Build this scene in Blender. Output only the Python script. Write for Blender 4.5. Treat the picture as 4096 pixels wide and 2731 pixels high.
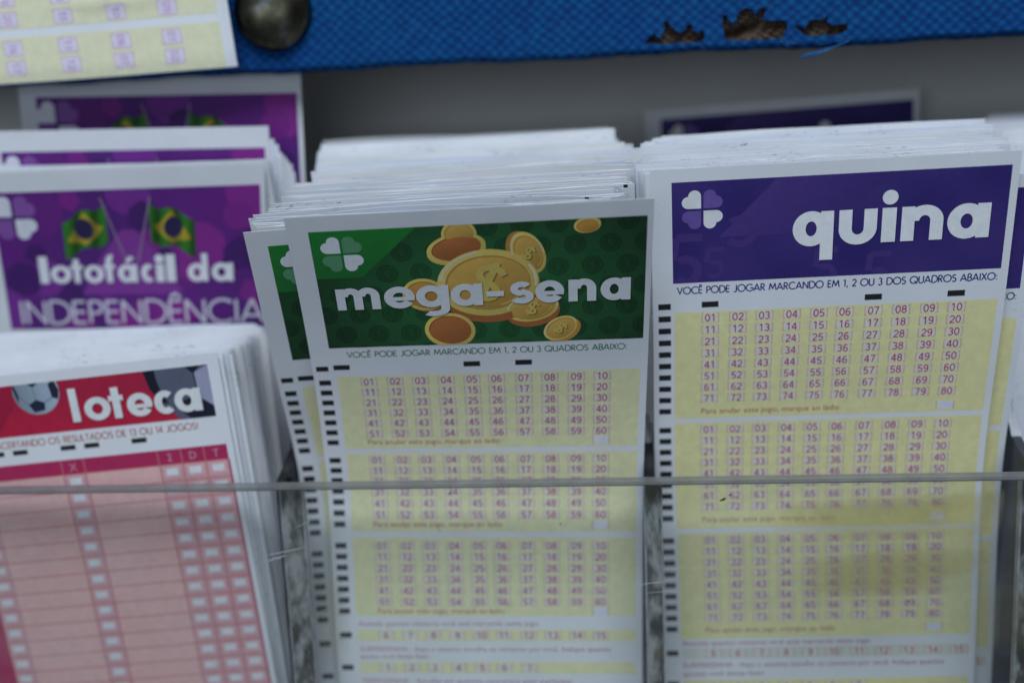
import bpy, bmesh, math, random
from mathutils import Vector, Matrix

# ------------------------------------------------------------------ scene, camera, light
S = bpy.context.scene
for o in list(bpy.data.objects):
    bpy.data.objects.remove(o)
COL = S.collection
random.seed(7)

cam_d = bpy.data.cameras.new('camera')
cam = bpy.data.objects.new('camera', cam_d)
COL.objects.link(cam)
RIGHT = Vector((0.99539, 0.08630, -0.04180))
DOWN = Vector((-0.02552, -0.18172, -0.98302))
FWD = Vector((-0.09243, 0.97956, -0.17868))
m = Matrix((RIGHT, -DOWN, -FWD)).transposed().to_4x4()
m.translation = Vector((0.03, -0.264, 0.205))
cam.matrix_world = m
cam_d.sensor_width = 36.0
cam_d.lens = 39.8
cam_d.clip_start = 0.01
cam_d.clip_end = 50.0
cam_d.dof.use_dof = True
cam_d.dof.focus_distance = 0.264
cam_d.dof.aperture_fstop = 4.9
S.camera = cam

W_ = bpy.data.worlds.new('World')
S.world = W_
W_.use_nodes = True
bg = W_.node_tree.nodes['Background']
bg.inputs['Color'].default_value = (0.62, 0.78, 1.0, 1)
bg.inputs['Strength'].default_value = 0.12


def area(name, loc, target, sx, sy, power, color):
    d = bpy.data.lights.new(name, 'AREA')
    d.shape = 'RECTANGLE'
    d.size, d.size_y = sx, sy
    d.energy = power
    d.color = color
    o = bpy.data.objects.new(name, d)
    COL.objects.link(o)
    o.location = loc
    o.rotation_euler = (Vector(target) - Vector(loc)).to_track_quat('-Z', 'Y').to_euler()
    return o


area('ceiling_lamp', (0.15, -0.85, 1.38), (0.0, 0.03, 0.18), 1.4, 0.6, 23.0, (0.74, 0.85, 1.0))
area('low_front_fill', (-0.4, -1.4, 0.30), (0.0, 0.0, 0.20), 1.3, 0.5, 2.8, (0.74, 0.85, 1.0))  # added fill lamp, low in front, reaching the wall under the board

S.view_settings.view_transform = 'Standard'
S.view_settings.look = 'None'
S.view_settings.exposure = 0.1
S.view_settings.gamma = 1.0
S.view_settings.use_curve_mapping = False
S.cycles.max_bounces = 12
S.cycles.transparent_max_bounces = 24
S.cycles.caustics_reflective = False
S.cycles.caustics_refractive = False

# ------------------------------------------------------------------ materials


def new_mat(name):
    mt = bpy.data.materials.new(name)
    mt.use_nodes = True
    nt = mt.node_tree
    return mt, nt, nt.nodes['Principled BSDF']


def nd(nt, t, **kw):
    n = nt.nodes.new(t)
    for k, v in kw.items():
        setattr(n, k, v)
    return n


def noise(nt, scale, detail=3.0, vec=None, rough=0.55):
    n = nd(nt, 'ShaderNodeTexNoise')
    n.inputs['Scale'].default_value = scale
    n.inputs['Detail'].default_value = detail
    n.inputs['Roughness'].default_value = rough
    if vec is not None:
        nt.links.new(vec, n.inputs['Vector'])
    return n


def ramp(nt, fac, stops):
    r = nd(nt, 'ShaderNodeValToRGB')
    els = r.color_ramp.elements
    while len(els) > 1:
        els.remove(els[-1])
    for i, (p, c) in enumerate(stops):
        e = els[0] if i == 0 else els.new(p)
        e.position = p
        e.color = (*c, 1) if len(c) == 3 else c
    nt.links.new(fac, r.inputs['Fac'])
    return r


def mix(nt, fac, a, b, mode='MIX'):
    n = nd(nt, 'ShaderNodeMix', data_type='RGBA', blend_type=mode)
    for sock, v in ((n.inputs[0], fac), (n.inputs[6], a), (n.inputs[7], b)):
        if hasattr(v, 'is_linked') or hasattr(v, 'links'):
            nt.links.new(v, sock)
        elif isinstance(v, (int, float)):
            sock.default_value = v
        else:
            sock.default_value = (*v, 1)
    return n.outputs[2]


def bump(nt, bs, h, strength, dist):
    b = nd(nt, 'ShaderNodeBump')
    b.inputs['Strength'].default_value = strength
    b.inputs['Distance'].default_value = dist
    nt.links.new(h, b.inputs['Height'])
    nt.links.new(b.outputs['Normal'], bs.inputs['Normal'])


def objpos(nt):
    return nd(nt, 'ShaderNodeNewGeometry').outputs['Position']


def paper_mat(name, col, dirt=0.35):
    mt, nt, bs = new_mat(name)
    p = objpos(nt)
    n1 = noise(nt, 60, 4, p)
    c = ramp(nt, n1.outputs['Fac'], [(0.3, tuple(x * 0.93 for x in col)), (0.7, col)])
    mp = nd(nt, 'ShaderNodeMapping')
    mp.inputs['Scale'].default_value = (0.22, 1, 1)
    nt.links.new(p, mp.inputs['Vector'])
    n2 = noise(nt, 2300, 2, mp.outputs[0])
    n3 = noise(nt, 90, 2, p)
    sp = ramp(nt, n2.outputs['Fac'], [(0.60, (0, 0, 0)), (0.68, (1, 1, 1))])
    ms = ramp(nt, n3.outputs['Fac'], [(0.52, (0, 0, 0)), (0.68, (dirt, dirt, dirt))])
    mul = nd(nt, 'ShaderNodeMath', operation='MULTIPLY')
    nt.links.new(sp.outputs['Color'], mul.inputs[0])
    nt.links.new(ms.outputs['Color'], mul.inputs[1])
    cc = mix(nt, mul.outputs[0], c.outputs['Color'], (0.26, 0.25, 0.24))
    nt.links.new(cc, bs.inputs['Base Color'])
    bs.inputs['Roughness'].default_value = 0.75
    bs.inputs['Specular IOR Level'].default_value = 0.25
    bump(nt, bs, noise(nt, 2600, 2, p).outputs['Fac'], 0.12, 0.0002)
    return mt


M_PAPER = paper_mat('white_paper', (0.82, 0.82, 0.82), 0.15)
M_EDGE = paper_mat('white_paper_worn', (0.87, 0.87, 0.88), 0.9)
M_EDGE2 = paper_mat('white_paper_warm', (0.87, 0.86, 0.83), 0.5)
M_EDGE3 = paper_mat('white_paper_cool', (0.80, 0.83, 0.88), 0.6)


def ink_mat(name, alpha=None):
    mt, nt, bs = new_mat(name)
    at = nd(nt, 'ShaderNodeAttribute', attribute_name='Col')
    p = objpos(nt)
    n = noise(nt, 420, 5, p, 0.7)
    r = ramp(nt, n.outputs['Fac'], [(0.3, (0.90, 0.90, 0.91)), (0.7, (1.06, 1.05, 1.05))])
    c = mix(nt, 1.0, at.outputs['Color'], r.outputs['Color'], 'MULTIPLY')
    nt.links.new(c, bs.inputs['Base Color'])
    bs.inputs['Roughness'].default_value = 0.6
    bs.inputs['Specular IOR Level'].default_value = 0.3
    if alpha:
        bs.inputs['Alpha'].default_value = alpha
    return mt


M_INK = ink_mat('printed_ink')
M_SHADE = ink_mat('printed_ink_tint', 0.26)


def flat_mat(name, col, rough=0.5, metal=0.0, nz=None):
    mt, nt, bs = new_mat(name)
    if nz:
        n = noise(nt, nz[0], 4, objpos(nt))
        r = ramp(nt, n.outputs['Fac'], [(0.3, tuple(c * nz[1] for c in col)), (0.7, col)])
        nt.links.new(r.outputs['Color'], bs.inputs['Base Color'])
    else:
        bs.inputs['Base Color'].default_value = (*col, 1)
    bs.inputs['Roughness'].default_value = rough
    bs.inputs['Metallic'].default_value = metal
    return mt


M_WALL = flat_mat('grey_wall_paint', (0.68, 0.67, 0.63), 0.6, 0, (25, 0.92))
M_CORE = flat_mat('fibreboard', (0.105, 0.064, 0.036), 0.9, 0, (420, 0.45))


def acrylic_mat():
    mt, nt, bs = new_mat('clear_acrylic')
    out = nt.nodes['Material Output']
    p = objpos(nt)
    tr = nd(nt, 'ShaderNodeBsdfTransparent')
    tr.inputs['Color'].default_value = (0.965, 0.975, 0.97, 1)
    gl = nd(nt, 'ShaderNodeBsdfGlossy')
    gl.inputs['Roughness'].default_value = 0.08
    fr = nd(nt, 'ShaderNodeFresnel')
    fr.inputs['IOR'].default_value = 1.40
    geo = nd(nt, 'ShaderNodeNewGeometry')
    inv = nd(nt, 'ShaderNodeMath', operation='SUBTRACT')
    inv.inputs[0].default_value = 1.0
    nt.links.new(geo.outputs['Backfacing'], inv.inputs[1])
    ff = nd(nt, 'ShaderNodeMath', operation='MULTIPLY')
    nt.links.new(fr.outputs[0], ff.inputs[0])
    nt.links.new(inv.outputs[0], ff.inputs[1])
    m1 = nd(nt, 'ShaderNodeMixShader')
    nt.links.new(ff.outputs[0], m1.inputs[0])
    nt.links.new(tr.outputs[0], m1.inputs[1])
    nt.links.new(gl.outputs[0], m1.inputs[2])
    # greasy film and rubbed patches on the sheet
    df = nd(nt, 'ShaderNodeBsdfDiffuse')
    df.inputs['Color'].default_value = (0.55, 0.56, 0.56, 1)
    mp = nd(nt, 'ShaderNodeMapping')
    mp.inputs['Scale'].default_value = (1, 1, 1.6)
    nt.links.new(p, mp.inputs['Vector'])
    n1 = noise(nt, 38, 5, mp.outputs[0], 0.6)
    r1 = ramp(nt, n1.outputs['Fac'], [(0.35, (0.005, 0.005, 0.005)), (0.75, (0.085, 0.085, 0.085))])
    # long scratches
    mp2 = nd(nt, 'ShaderNodeMapping')
    mp2.inputs['Scale'].default_value = (14, 14, 900)
    mp2.inputs['Rotation'].default_value = (0, math.radians(-9), 0)
    nt.links.new(p, mp2.inputs['Vector'])
    n2 = noise(nt, 1.0, 2, mp2.outputs[0])
    r2 = ramp(nt, n2.outputs['Fac'], [(0.735, (0, 0, 0)), (0.78, (0.4, 0.4, 0.4))])
    ad = nd(nt, 'ShaderNodeMath', operation='ADD', use_clamp=True)
    nt.links.new(r1.outputs['Color'], ad.inputs[0])
    nt.links.new(r2.outputs['Color'], ad.inputs[1])
    m2 = nd(nt, 'ShaderNodeMixShader')
    nt.links.new(ad.outputs[0], m2.inputs[0])
    nt.links.new(m1.outputs[0], m2.inputs[1])
    nt.links.new(df.outputs[0], m2.inputs[2])
    nt.links.new(m2.outputs[0], out.inputs['Surface'])
    return mt


M_ACR = acrylic_mat()


def shade_tinted_acrylic():
    mt, nt, bs = new_mat('shade_tinted_divider_acrylic')
    out = nt.nodes['Material Output']
    p = objpos(nt)
    tr = nd(nt, 'ShaderNodeBsdfTransparent')
    tr.inputs['Color'].default_value = (0.22, 0.23, 0.26, 1)  # clear acrylic tinted dark: compartment shade put into the colour
    gl = nd(nt, 'ShaderNodeBsdfGlossy')
    gl.inputs['Roughness'].default_value = 0.15
    df = nd(nt, 'ShaderNodeBsdfDiffuse')
    df.inputs['Color'].default_value = (0.12, 0.12, 0.12, 1)
    m1 = nd(nt, 'ShaderNodeMixShader')
    m1.inputs[0].default_value = 0.10
    nt.links.new(tr.outputs[0], m1.inputs[1])
    nt.links.new(gl.outputs[0], m1.inputs[2])
    n1 = noise(nt, 120, 5, p)
    r1 = ramp(nt, n1.outputs['Fac'], [(0.35, (0.02, 0.02, 0.02)), (0.7, (0.25, 0.25, 0.25))])
    m2 = nd(nt, 'ShaderNodeMixShader')
    nt.links.new(r1.outputs['Color'], m2.inputs[0])
    nt.links.new(m1.outputs[0], m2.inputs[1])
    nt.links.new(df.outputs[0], m2.inputs[2])
    nt.links.new(m2.outputs[0], out.inputs['Surface'])
    return mt


M_DIV = shade_tinted_acrylic()
M_RIM = flat_mat('sawn_acrylic_edge', (0.27, 0.272, 0.258), 0.35, 0, (180, 0.7))
M_RIM.node_tree.nodes['Principled BSDF'].inputs['Alpha'].default_value = 0.62


def glue_mat():
    mt, nt, bs = new_mat('dried_glue')
    p = objpos(nt)
    mp = nd(nt, 'ShaderNodeMapping')
    mp.inputs['Scale'].default_value = (1.0, 1.0, 0.45)
    nt.links.new(p, mp.inputs['Vector'])
    n1 = noise(nt, 210, 3, mp.outputs[0], 0.6)
    n2 = noise(nt, 70, 2, p)
    dark = ramp(nt, n2.outputs['Fac'], [(0.4, (0.030, 0.031, 0.027)), (0.7, (0.11, 0.095, 0.06))])
    r = ramp(nt, n1.outputs['Fac'], [(0.44, (0, 0, 0)), (0.60, (1, 1, 1))])
    c = mix(nt, r.outputs['Color'], dark.outputs['Color'], (0.31, 0.315, 0.295))
    nt.links.new(c, bs.inputs['Base Color'])
    bs.inputs['Roughness'].default_value = 0.3
    return mt


M_GLUE = glue_mat()
M_SEAMLINE = flat_mat('pale_joint_line', (0.40, 0.42, 0.41), 0.4, 0, (160, 0.35))


def residue_mat():
    mt, nt, bs = new_mat('tape_residue_film')
    out = nt.nodes['Material Output']
    p = objpos(nt)
    tr = nd(nt, 'ShaderNodeBsdfTransparent')
    tr.inputs['Color'].default_value = (0.86, 0.82, 0.66, 1)
    rf = nd(nt, 'ShaderNodeBsdfRefraction')
    rf.inputs['IOR'].default_value = 1.12
    rf.inputs['Roughness'].default_value = 0.30
    rf.inputs['Color'].default_value = (0.80, 0.76, 0.58, 1)
    df = nd(nt, 'ShaderNodeBsdfDiffuse')
    df.inputs['Color'].default_value = (0.30, 0.26, 0.12, 1)
    m1 = nd(nt, 'ShaderNodeMixShader')
    n1 = noise(nt, 90, 4, p)
    at = nd(nt, 'ShaderNodeAttribute', attribute_name='Col')
    r1 = ramp(nt, n1.outputs['Fac'], [(0.3, (0.25, 0.25, 0.25)), (0.7, (1, 1, 1))])
    mu = nd(nt, 'ShaderNodeMath', operation='MULTIPLY')
    nt.links.new(r1.outputs['Color'], mu.inputs[0])
    nt.links.new(at.outputs['Fac'], mu.inputs[1])
    nt.links.new(mu.outputs[0], m1.inputs[0])
    nt.links.new(rf.outputs[0], m1.inputs[1])
    nt.links.new(df.outputs[0], m1.inputs[2])
    m1.inputs[0].default_value = 0.3
    clear = nd(nt, 'ShaderNodeBsdfTransparent')
    m2 = nd(nt, 'ShaderNodeMixShader')
    nt.links.new(at.outputs['Fac'], m2.inputs[0])
    nt.links.new(clear.outputs[0], m2.inputs[1])
    m3 = nd(nt, 'ShaderNodeMixShader')
    m3.inputs[0].default_value = 0.35
    nt.links.new(m1.outputs[0], m3.inputs[1])
    nt.links.new(tr.outputs[0], m3.inputs[2])
    nt.links.new(m3.outputs[0], m2.inputs[2])
    nt.links.new(m2.outputs[0], out.inputs['Surface'])
    return mt


M_RES = residue_mat()


def weave_mat():
    mt, nt, bs = new_mat('blue_burlap')
    p = objpos(nt)
    warp = noise(nt, 160, 2, p)
    sc = nd(nt, 'ShaderNodeVectorMath', operation='SCALE')
    sc.inputs['Scale'].default_value = 0.0026
    nt.links.new(warp.outputs['Color'], sc.inputs[0])
    ad = nd(nt, 'ShaderNodeVectorMath', operation='ADD')
    nt.links.new(p, ad.inputs[0])
    nt.links.new(sc.outputs[0], ad.inputs[1])
    sep = nd(nt, 'ShaderNodeSeparateXYZ')
    nt.links.new(ad.outputs[0], sep.inputs[0])

    def wave(sock, per):
        a = nd(nt, 'ShaderNodeMath', operation='MULTIPLY')
        a.inputs[1].default_value = 2 * math.pi / per
        nt.links.new(sock, a.inputs[0])
        b = nd(nt, 'ShaderNodeMath', operation='SINE')
        nt.links.new(a.outputs[0], b.inputs[0])
        return b.outputs[0]
    wx, wz = wave(sep.outputs[0], 0.0033), wave(sep.outputs[2], 0.0028)
    pr = nd(nt, 'ShaderNodeMath', operation='MULTIPLY')
    nt.links.new(wx, pr.inputs[0])
    nt.links.new(wz, pr.inputs[1])
    hf = nd(nt, 'ShaderNodeMath', operation='MULTIPLY_ADD')
    hf.inputs[1].default_value = 0.5
    hf.inputs[2].default_value = 0.5
    nt.links.new(pr.outputs[0], hf.inputs[0])
    n2 = noise(nt, 330, 4, p, 0.65)
    mx = nd(nt, 'ShaderNodeMath', operation='MULTIPLY_ADD')
    mx.inputs[1].default_value = 1.1
    nt.links.new(n2.outputs['Fac'], mx.inputs[0])
    sb = nd(nt, 'ShaderNodeMath', operation='SUBTRACT')
    sb.inputs[1].default_value = 0.55
    nt.links.new(hf.outputs[0], sb.inputs[0])
    nt.links.new(sb.outputs[0], mx.inputs[2])
    c = ramp(nt, mx.outputs[0], [(0.0, (0.0012, 0.030, 0.125)), (0.5, (0.002, 0.048, 0.185)), (1.0, (0.003, 0.088, 0.26))])
    n3 = noise(nt, 22, 3, p)
    r3 = ramp(nt, n3.outputs['Fac'], [(0.3, (0.72, 0.80, 0.9)), (0.7, (1.1, 1.15, 0.95))])
    cc = mix(nt, 1.0, c.outputs['Color'], r3.outputs['Color'], 'MULTIPLY')
    nt.links.new(cc, bs.inputs['Base Color'])
    bs.inputs['Roughness'].default_value = 0.85
    bs.inputs['Specular IOR Level'].default_value = 0.15
    bump(nt, bs, mx.outputs[0], 0.25, 0.0005)
    return mt


M_WEAVE = weave_mat()
M_THREAD = flat_mat('blue_thread', (0.008, 0.14, 0.40), 0.8, 0, (900, 0.5))


def tack_mat():
    mt, nt, bs = new_mat('tarnished_brass')
    n = noise(nt, 140, 4, objpos(nt))
    r = ramp(nt, n.outputs['Fac'], [(0.35, (0.055, 0.048, 0.035)), (0.55, (0.13, 0.12, 0.075)), (0.7, (0.24, 0.24, 0.24))])
    nt.links.new(r.outputs['Color'], bs.inputs['Base Color'])
    bs.inputs['Metallic'].default_value = 1.0
    bs.inputs['Roughness'].default_value = 0.30
    return mt


M_TACK = tack_mat()

# ------------------------------------------------------------------ object helpers


def tag(o, label=None, cat=None, group=None, kind=None):
    if label:
        o['label'] = label
    if cat:
        o['category'] = cat
    if group:
        o['group'] = group
    if kind:
        o['kind'] = kind
    return o


def link(name, me, mat, parent=None):
    o = bpy.data.objects.new(name, me)
    if mat is not None:
        me.materials.append(mat)
    COL.objects.link(o)
    if parent is not None:
        o.parent = parent
        o.matrix_parent_inverse = parent.matrix_world.inverted()
    return o


def box_bm(bm, lo, hi, bevel=0.0):
    r = bmesh.ops.create_cube(bm, size=1.0)
    vs = r['verts']
    for v in vs:
        v.co = Vector(tuple(lo[i] + (v.co[i] + 0.5) * (hi[i] - lo[i]) for i in range(3)))
    if bevel:
        es = list({e for v in vs for e in v.link_edges})
        bmesh.ops.bevel(bm, geom=es, offset=bevel, segments=2, affect='EDGES')


def box(name, lo, hi, mat, parent=None, bevel=0.0):
    bm = bmesh.new()
    box_bm(bm, lo, hi, bevel)
    me = bpy.data.meshes.new(name)
    bm.to_mesh(me)
    bm.free()
    return link(name, me, mat, parent)


def empty(name, loc):
    o = bpy.data.objects.new(name, None)
    o.location = loc
    o.empty_display_size = 0.02
    COL.objects.link(o)
    bpy.context.view_layer.update()
    return o


# ------------------------------------------------------------------ a bent slip of paper
class Sheet:
    """Ruled surface: centre line through control points, straight across."""
    def __init__(self, ctrl, W=0.0825):
        self.t = [c[0] for c in ctrl]
        self.C = [Vector(c[1]) for c in ctrl]
        self.D = [Vector(c[2]) for c in ctrl]
        self.W = W
        self.wob = None

    def _h(self, P, v):
        t = self.t
        n = len(t)
        if n == 2:
            return P[0] + (P[1] - P[0]) * ((v - t[0]) / (t[1] - t[0]))
        ms = []
        for i in range(n):
            a, b = max(i - 1, 0), min(i + 1, n - 1)
            ms.append((P[b] - P[a]) / (t[b] - t[a]))
        if v <= t[0]:
            return P[0] + ms[0] * (v - t[0])
        if v >= t[-1]:
            return P[-1] + ms[-1] * (v - t[-1])
        i = 0
        while v > t[i + 1]:
            i += 1
        h = t[i + 1] - t[i]
        s = (v - t[i]) / h
        return ((2 * s**3 - 3 * s**2 + 1) * P[i] + ms[i] * ((s**3 - 2 * s**2 + s) * h)
                + P[i + 1] * (-2 * s**3 + 3 * s**2) + ms[i + 1] * ((s**3 - s**2) * h))

    def P(self, u, v):
        p = self._h(self.C, v) + self._h(self.D, v) * (u - self.W / 2)
        if self.wob:
            p = p + self.wob(u, v)
        return p

    def N(self, u, v):
        e = 0.0005
        a = self.P(u + e, v) - self.P(u - e, v)
        b = self.P(u, v + e) - self.P(u, v - e)
        n = a.cross(b)       # right x down
        n.normalize()
        return -n if n.y > 0 else n


def paper(name, sh, vmax, mat, parent=None, nu=6, dv=0.004, th=0.00012):
    nv = max(2, int(round(vmax / dv)))
    bm = bmesh.new()
    F, B = [], []
    for j in range(nv + 1):
        v = vmax * j / nv
        rf, rb = [], []
        for i in range(nu + 1):
            u = sh.W * i / nu
            p = sh.P(u, v)
            rf.append(bm.verts.new(p))
            rb.append(bm.verts.new(p - sh.N(u, v) * th))
        F.append(rf)
        B.append(rb)
    for j in range(nv):
        for i in range(nu):
            bm.faces.new((F[j][i], F[j + 1][i], F[j + 1][i + 1], F[j][i + 1]))
            bm.faces.new((B[j][i], B[j][i + 1], B[j + 1][i + 1], B[j + 1][i]))
        bm.faces.new((F[j][0], B[j][0], B[j + 1][0], F[j + 1][0]))
        bm.faces.new((F[j][nu], F[j + 1][nu], B[j + 1][nu], B[j][nu]))
    for i in range(nu):
        bm.faces.new((F[0][i], F[0][i + 1], B[0][i + 1], B[0][i]))
        bm.faces.new((F[nv][i], B[nv][i], B[nv][i + 1], F[nv][i + 1]))
    for f in bm.faces:
        f.smooth = True
    # put the object's origin at the middle of the slip's lower edge
    org = sh.P(sh.W / 2, vmax)
    for vtx in bm.verts:
        vtx.co -= org
    me = bpy.data.meshes.new(name)
    bm.to_mesh(me)
    bm.free()
    me.set_sharp_from_angle(angle=math.radians(40))
    o = link(name, me, mat)
    o.location = org
    if parent is not None:
        o.parent = parent
    bpy.context.view_layer.update()
    return o


# ------------------------------------------------------------------ flat printing mapped on a slip (all in millimetres)
def clip_half(poly, ax, val, keep_less):
    out = []
    n = len(poly)
    for i in range(n):
        a, b = poly[i], poly[(i + 1) % n]
        ia = (a[ax] <= val) if keep_less else (a[ax] >= val)
        ib = (b[ax] <= val) if keep_less else (b[ax] >= val)
        if ia:
            out.append(a)
        if ia != ib:
            t = (val - a[ax]) / (b[ax] - a[ax])
            out.append((a[0] + t * (b[0] - a[0]), a[1] + t * (b[1] - a[1])))
    return out


class Print:
    def __init__(self, sh, root):
        self.sh, self.root = sh, root

    def start(self, layer=1):
        self.faces = []
        self.layer = layer
        self.clip = None
        self.band = 1.25

    def up(self, n=1):
        self.layer += n

    def poly(self, pts, col, cut=True):
        if self.clip:
            u0, v0, u1, v1 = self.clip
            for ax, val, kl in ((0, u0, False), (0, u1, True), (1, v0, False), (1, v1, True)):
                pts = clip_half(pts, ax, val, kl)
                if len(pts) < 3:
                    return
        vs = [p[1] for p in pts]
        lo, hi = min(vs), max(vs)
        if cut and hi - lo > self.band:
            k = math.floor(lo / self.band)
            while k * self.band < hi:
                a, b = k * self.band, (k + 1) * self.band
                q = clip_half(clip_half(pts, 1, a, False), 1, b, True)
                if len(q) >= 3:
                    self.faces.append((q, col, self.layer))
                k += 1
        else:
            self.faces.append((pts, col, self.layer))

    def rect(self, u0, v0, u1, v1, col, nu=1):
        for i in range(nu):
            a, b = u0 + (u1 - u0) * i / nu, u0 + (u1 - u0) * (i + 1) / nu
            self.poly([(a, v0), (b, v0), (b, v1), (a, v1)], col)

    def ellipse(self, cx, cy, rx, ry, col, rot=0.0, n=36):
        c, s = math.cos(rot), math.sin(rot)
        self.poly([(cx + rx * math.cos(t) * c - ry * math.sin(t) * s, cy + rx * math.cos(t) * s + ry * math.sin(t) * c)
                   for t in (2 * math.pi * k / n for k in range(n))], col)

    def arc(self, cx, cy, rx, ry, sx, sy, a0, a1, col, n=None, rot=0.0):
        """band between the outer ellipse and one smaller by sx, sy; degrees, v down"""
        n = n or max(6, int(abs(a1 - a0) / 10))
        c, s = math.cos(rot), math.sin(rot)

        def pt(t, qx, qy):
            x, y = qx * math.cos(t), qy * math.sin(t)
            return (cx + x * c - y * s, cy + x * s + y * c)
        for k in range(n):
            t0 = math.radians(a0 + (a1 - a0) * k / n)
            t1 = math.radians(a0 + (a1 - a0) * (k + 1) / n)
            self.poly([pt(t0, rx, ry), pt(t1, rx, ry), pt(t1, rx - sx, ry - sy), pt(t0, rx - sx, ry - sy)], col)

    def stroke(self, pts, w, col):
        def turn(i):
            p, q, r_ = pts[i - 1], pts[i], pts[i + 1]
            d = math.atan2(r_[1] - q[1], r_[0] - q[0]) - math.atan2(q[1] - p[1], q[0] - p[0])
            return (d + math.pi) % (2 * math.pi) - math.pi
        for i in range(1, len(pts) - 1):
            if abs(turn(i)) > 0.9:                  # sharp corner: two plain strokes
                self.stroke(pts[:i + 1], w, col)
                l0 = self.layer
                self.layer += 0.2
                self.stroke(pts[i:], w, col)
                self.layer = l0
                return
        n = len(pts)
        L, R = [], []
        for i in range(n):
            a, b = pts[max(i - 1, 0)], pts[min(i + 1, n - 1)]
            dx, dy = b[0] - a[0], b[1] - a[1]
            d = math.hypot(dx, dy) or 1
            nx, ny = -dy / d, dx / d
            k = 1 / math.cos(turn(i) / 2) if 0 < i < n - 1 else 1.0
            L.append((pts[i][0] + nx * w / 2 * k, pts[i][1] + ny * w / 2 * k))
            R.append((pts[i][0] - nx * w / 2 * k, pts[i][1] - ny * w / 2 * k))
        for i in range(n - 1):
            self.poly([L[i], L[i + 1], R[i + 1], R[i]], col)

    def build(self, name, parent, mat=None, label=None):
        sh = self.sh
        bm = bmesh.new()
        cl = bm.loops.layers.float_color.new('Col')
        cache = {}
        for pts, col, lay in self.faces:
            vs = []
            for (u, v) in pts:
                key = (round(u, 3), round(v, 3), lay)
                vt = cache.get(key)
                if vt is None:
                    p = sh.P(u / 1000, v / 1000) + sh.N(u / 1000, v / 1000) * (lay * getattr(self, 'dz', 0.8e-5))
                    vt = cache[key] = bm.verts.new(p)
                if not vs or vs[-1] is not vt:
                    vs.append(vt)
            if len(vs) > 2 and vs[0] is vs[-1]:
                vs.pop()
            if len(set(vs)) != len(vs) or len(vs) < 3:
                continue
            try:
                f = bm.faces.new(vs)
            except ValueError:
                continue
            f.smooth = False
            for lp, (u, v) in zip(f.loops, pts):
                c = col(u, v) if callable(col) else col
                lp[cl] = (*c, 1)
        bm.normal_update()
        for f in bm.faces:
            if f.normal.y > 0:
                f.normal_flip()
        inv = parent.matrix_world.inverted()
        bm.transform(inv)
        me = bpy.data.meshes.new(name)
        bm.to_mesh(me)
        bm.free()
        o = bpy.data.objects.new(name, me)
        me.materials.append(mat or M_INK)
        COL.objects.link(o)
        o.parent = parent
        bpy.context.view_layer.update()
        if label:
            o['label'] = label
        return o


# ---- built-in sans for the small figures: flat triangles cached per string
_tc = {}


def text_tris(s):
    if s in _tc:
        return _tc[s]
    cu = bpy.data.curves.new('tmp_text', 'FONT')
    cu.body = s
    cu.resolution_u = 2
    cu.size = 1.0
    ob = bpy.data.objects.new('tmp_text', cu)
    COL.objects.link(ob)
    bpy.context.view_layer.update()
    me = ob.evaluated_get(bpy.context.evaluated_depsgraph_get()).to_mesh()
    vs = [(v.co.x, v.co.y) for v in me.vertices]
    tris = [[vs[i] for i in p.vertices] for p in me.polygons]
    xs = [p[0] for p in vs] or [0]
    res = (tris, min(xs), max(xs))
    bpy.data.objects.remove(ob)
    bpy.data.curves.remove(cu)
    _tc[s] = res
    return res


def text(pr, s, u0, v, h, col, width=None, align='L', rot=0.0, sx=1.0):
    """h = capital height in mm, v = baseline"""
    tris, a, b = text_tris(s)
    k = h / 0.73
    kx = k * sx if width is None else width / (b - a)
    if align == 'C':
        u0 = u0 - (b - a) * kx / 2
    c, sn = math.cos(rot), math.sin(rot)
    uc, vc = u0, v
    for t in tris:
        pts = []
        for x, y in t:
            du, dv = (x - a) * kx, -y * k
            if rot:
                du, dv = du * c - dv * sn, du * sn + dv * c
            pts.append((uc + du, vc + dv))
        pr.poly(pts, col, cut=False)


# ---- a light geometric capital alphabet, drawn as strokes (y up, height 1)
def _el(cx, cy, rx, ry, a0, a1, n=16):
    return [(cx + rx * math.cos(math.radians(a0 + (a1 - a0) * k / n)), cy + ry * math.sin(math.radians(a0 + (a1 - a0) * k / n)))
            for k in range(n + 1)]


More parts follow.
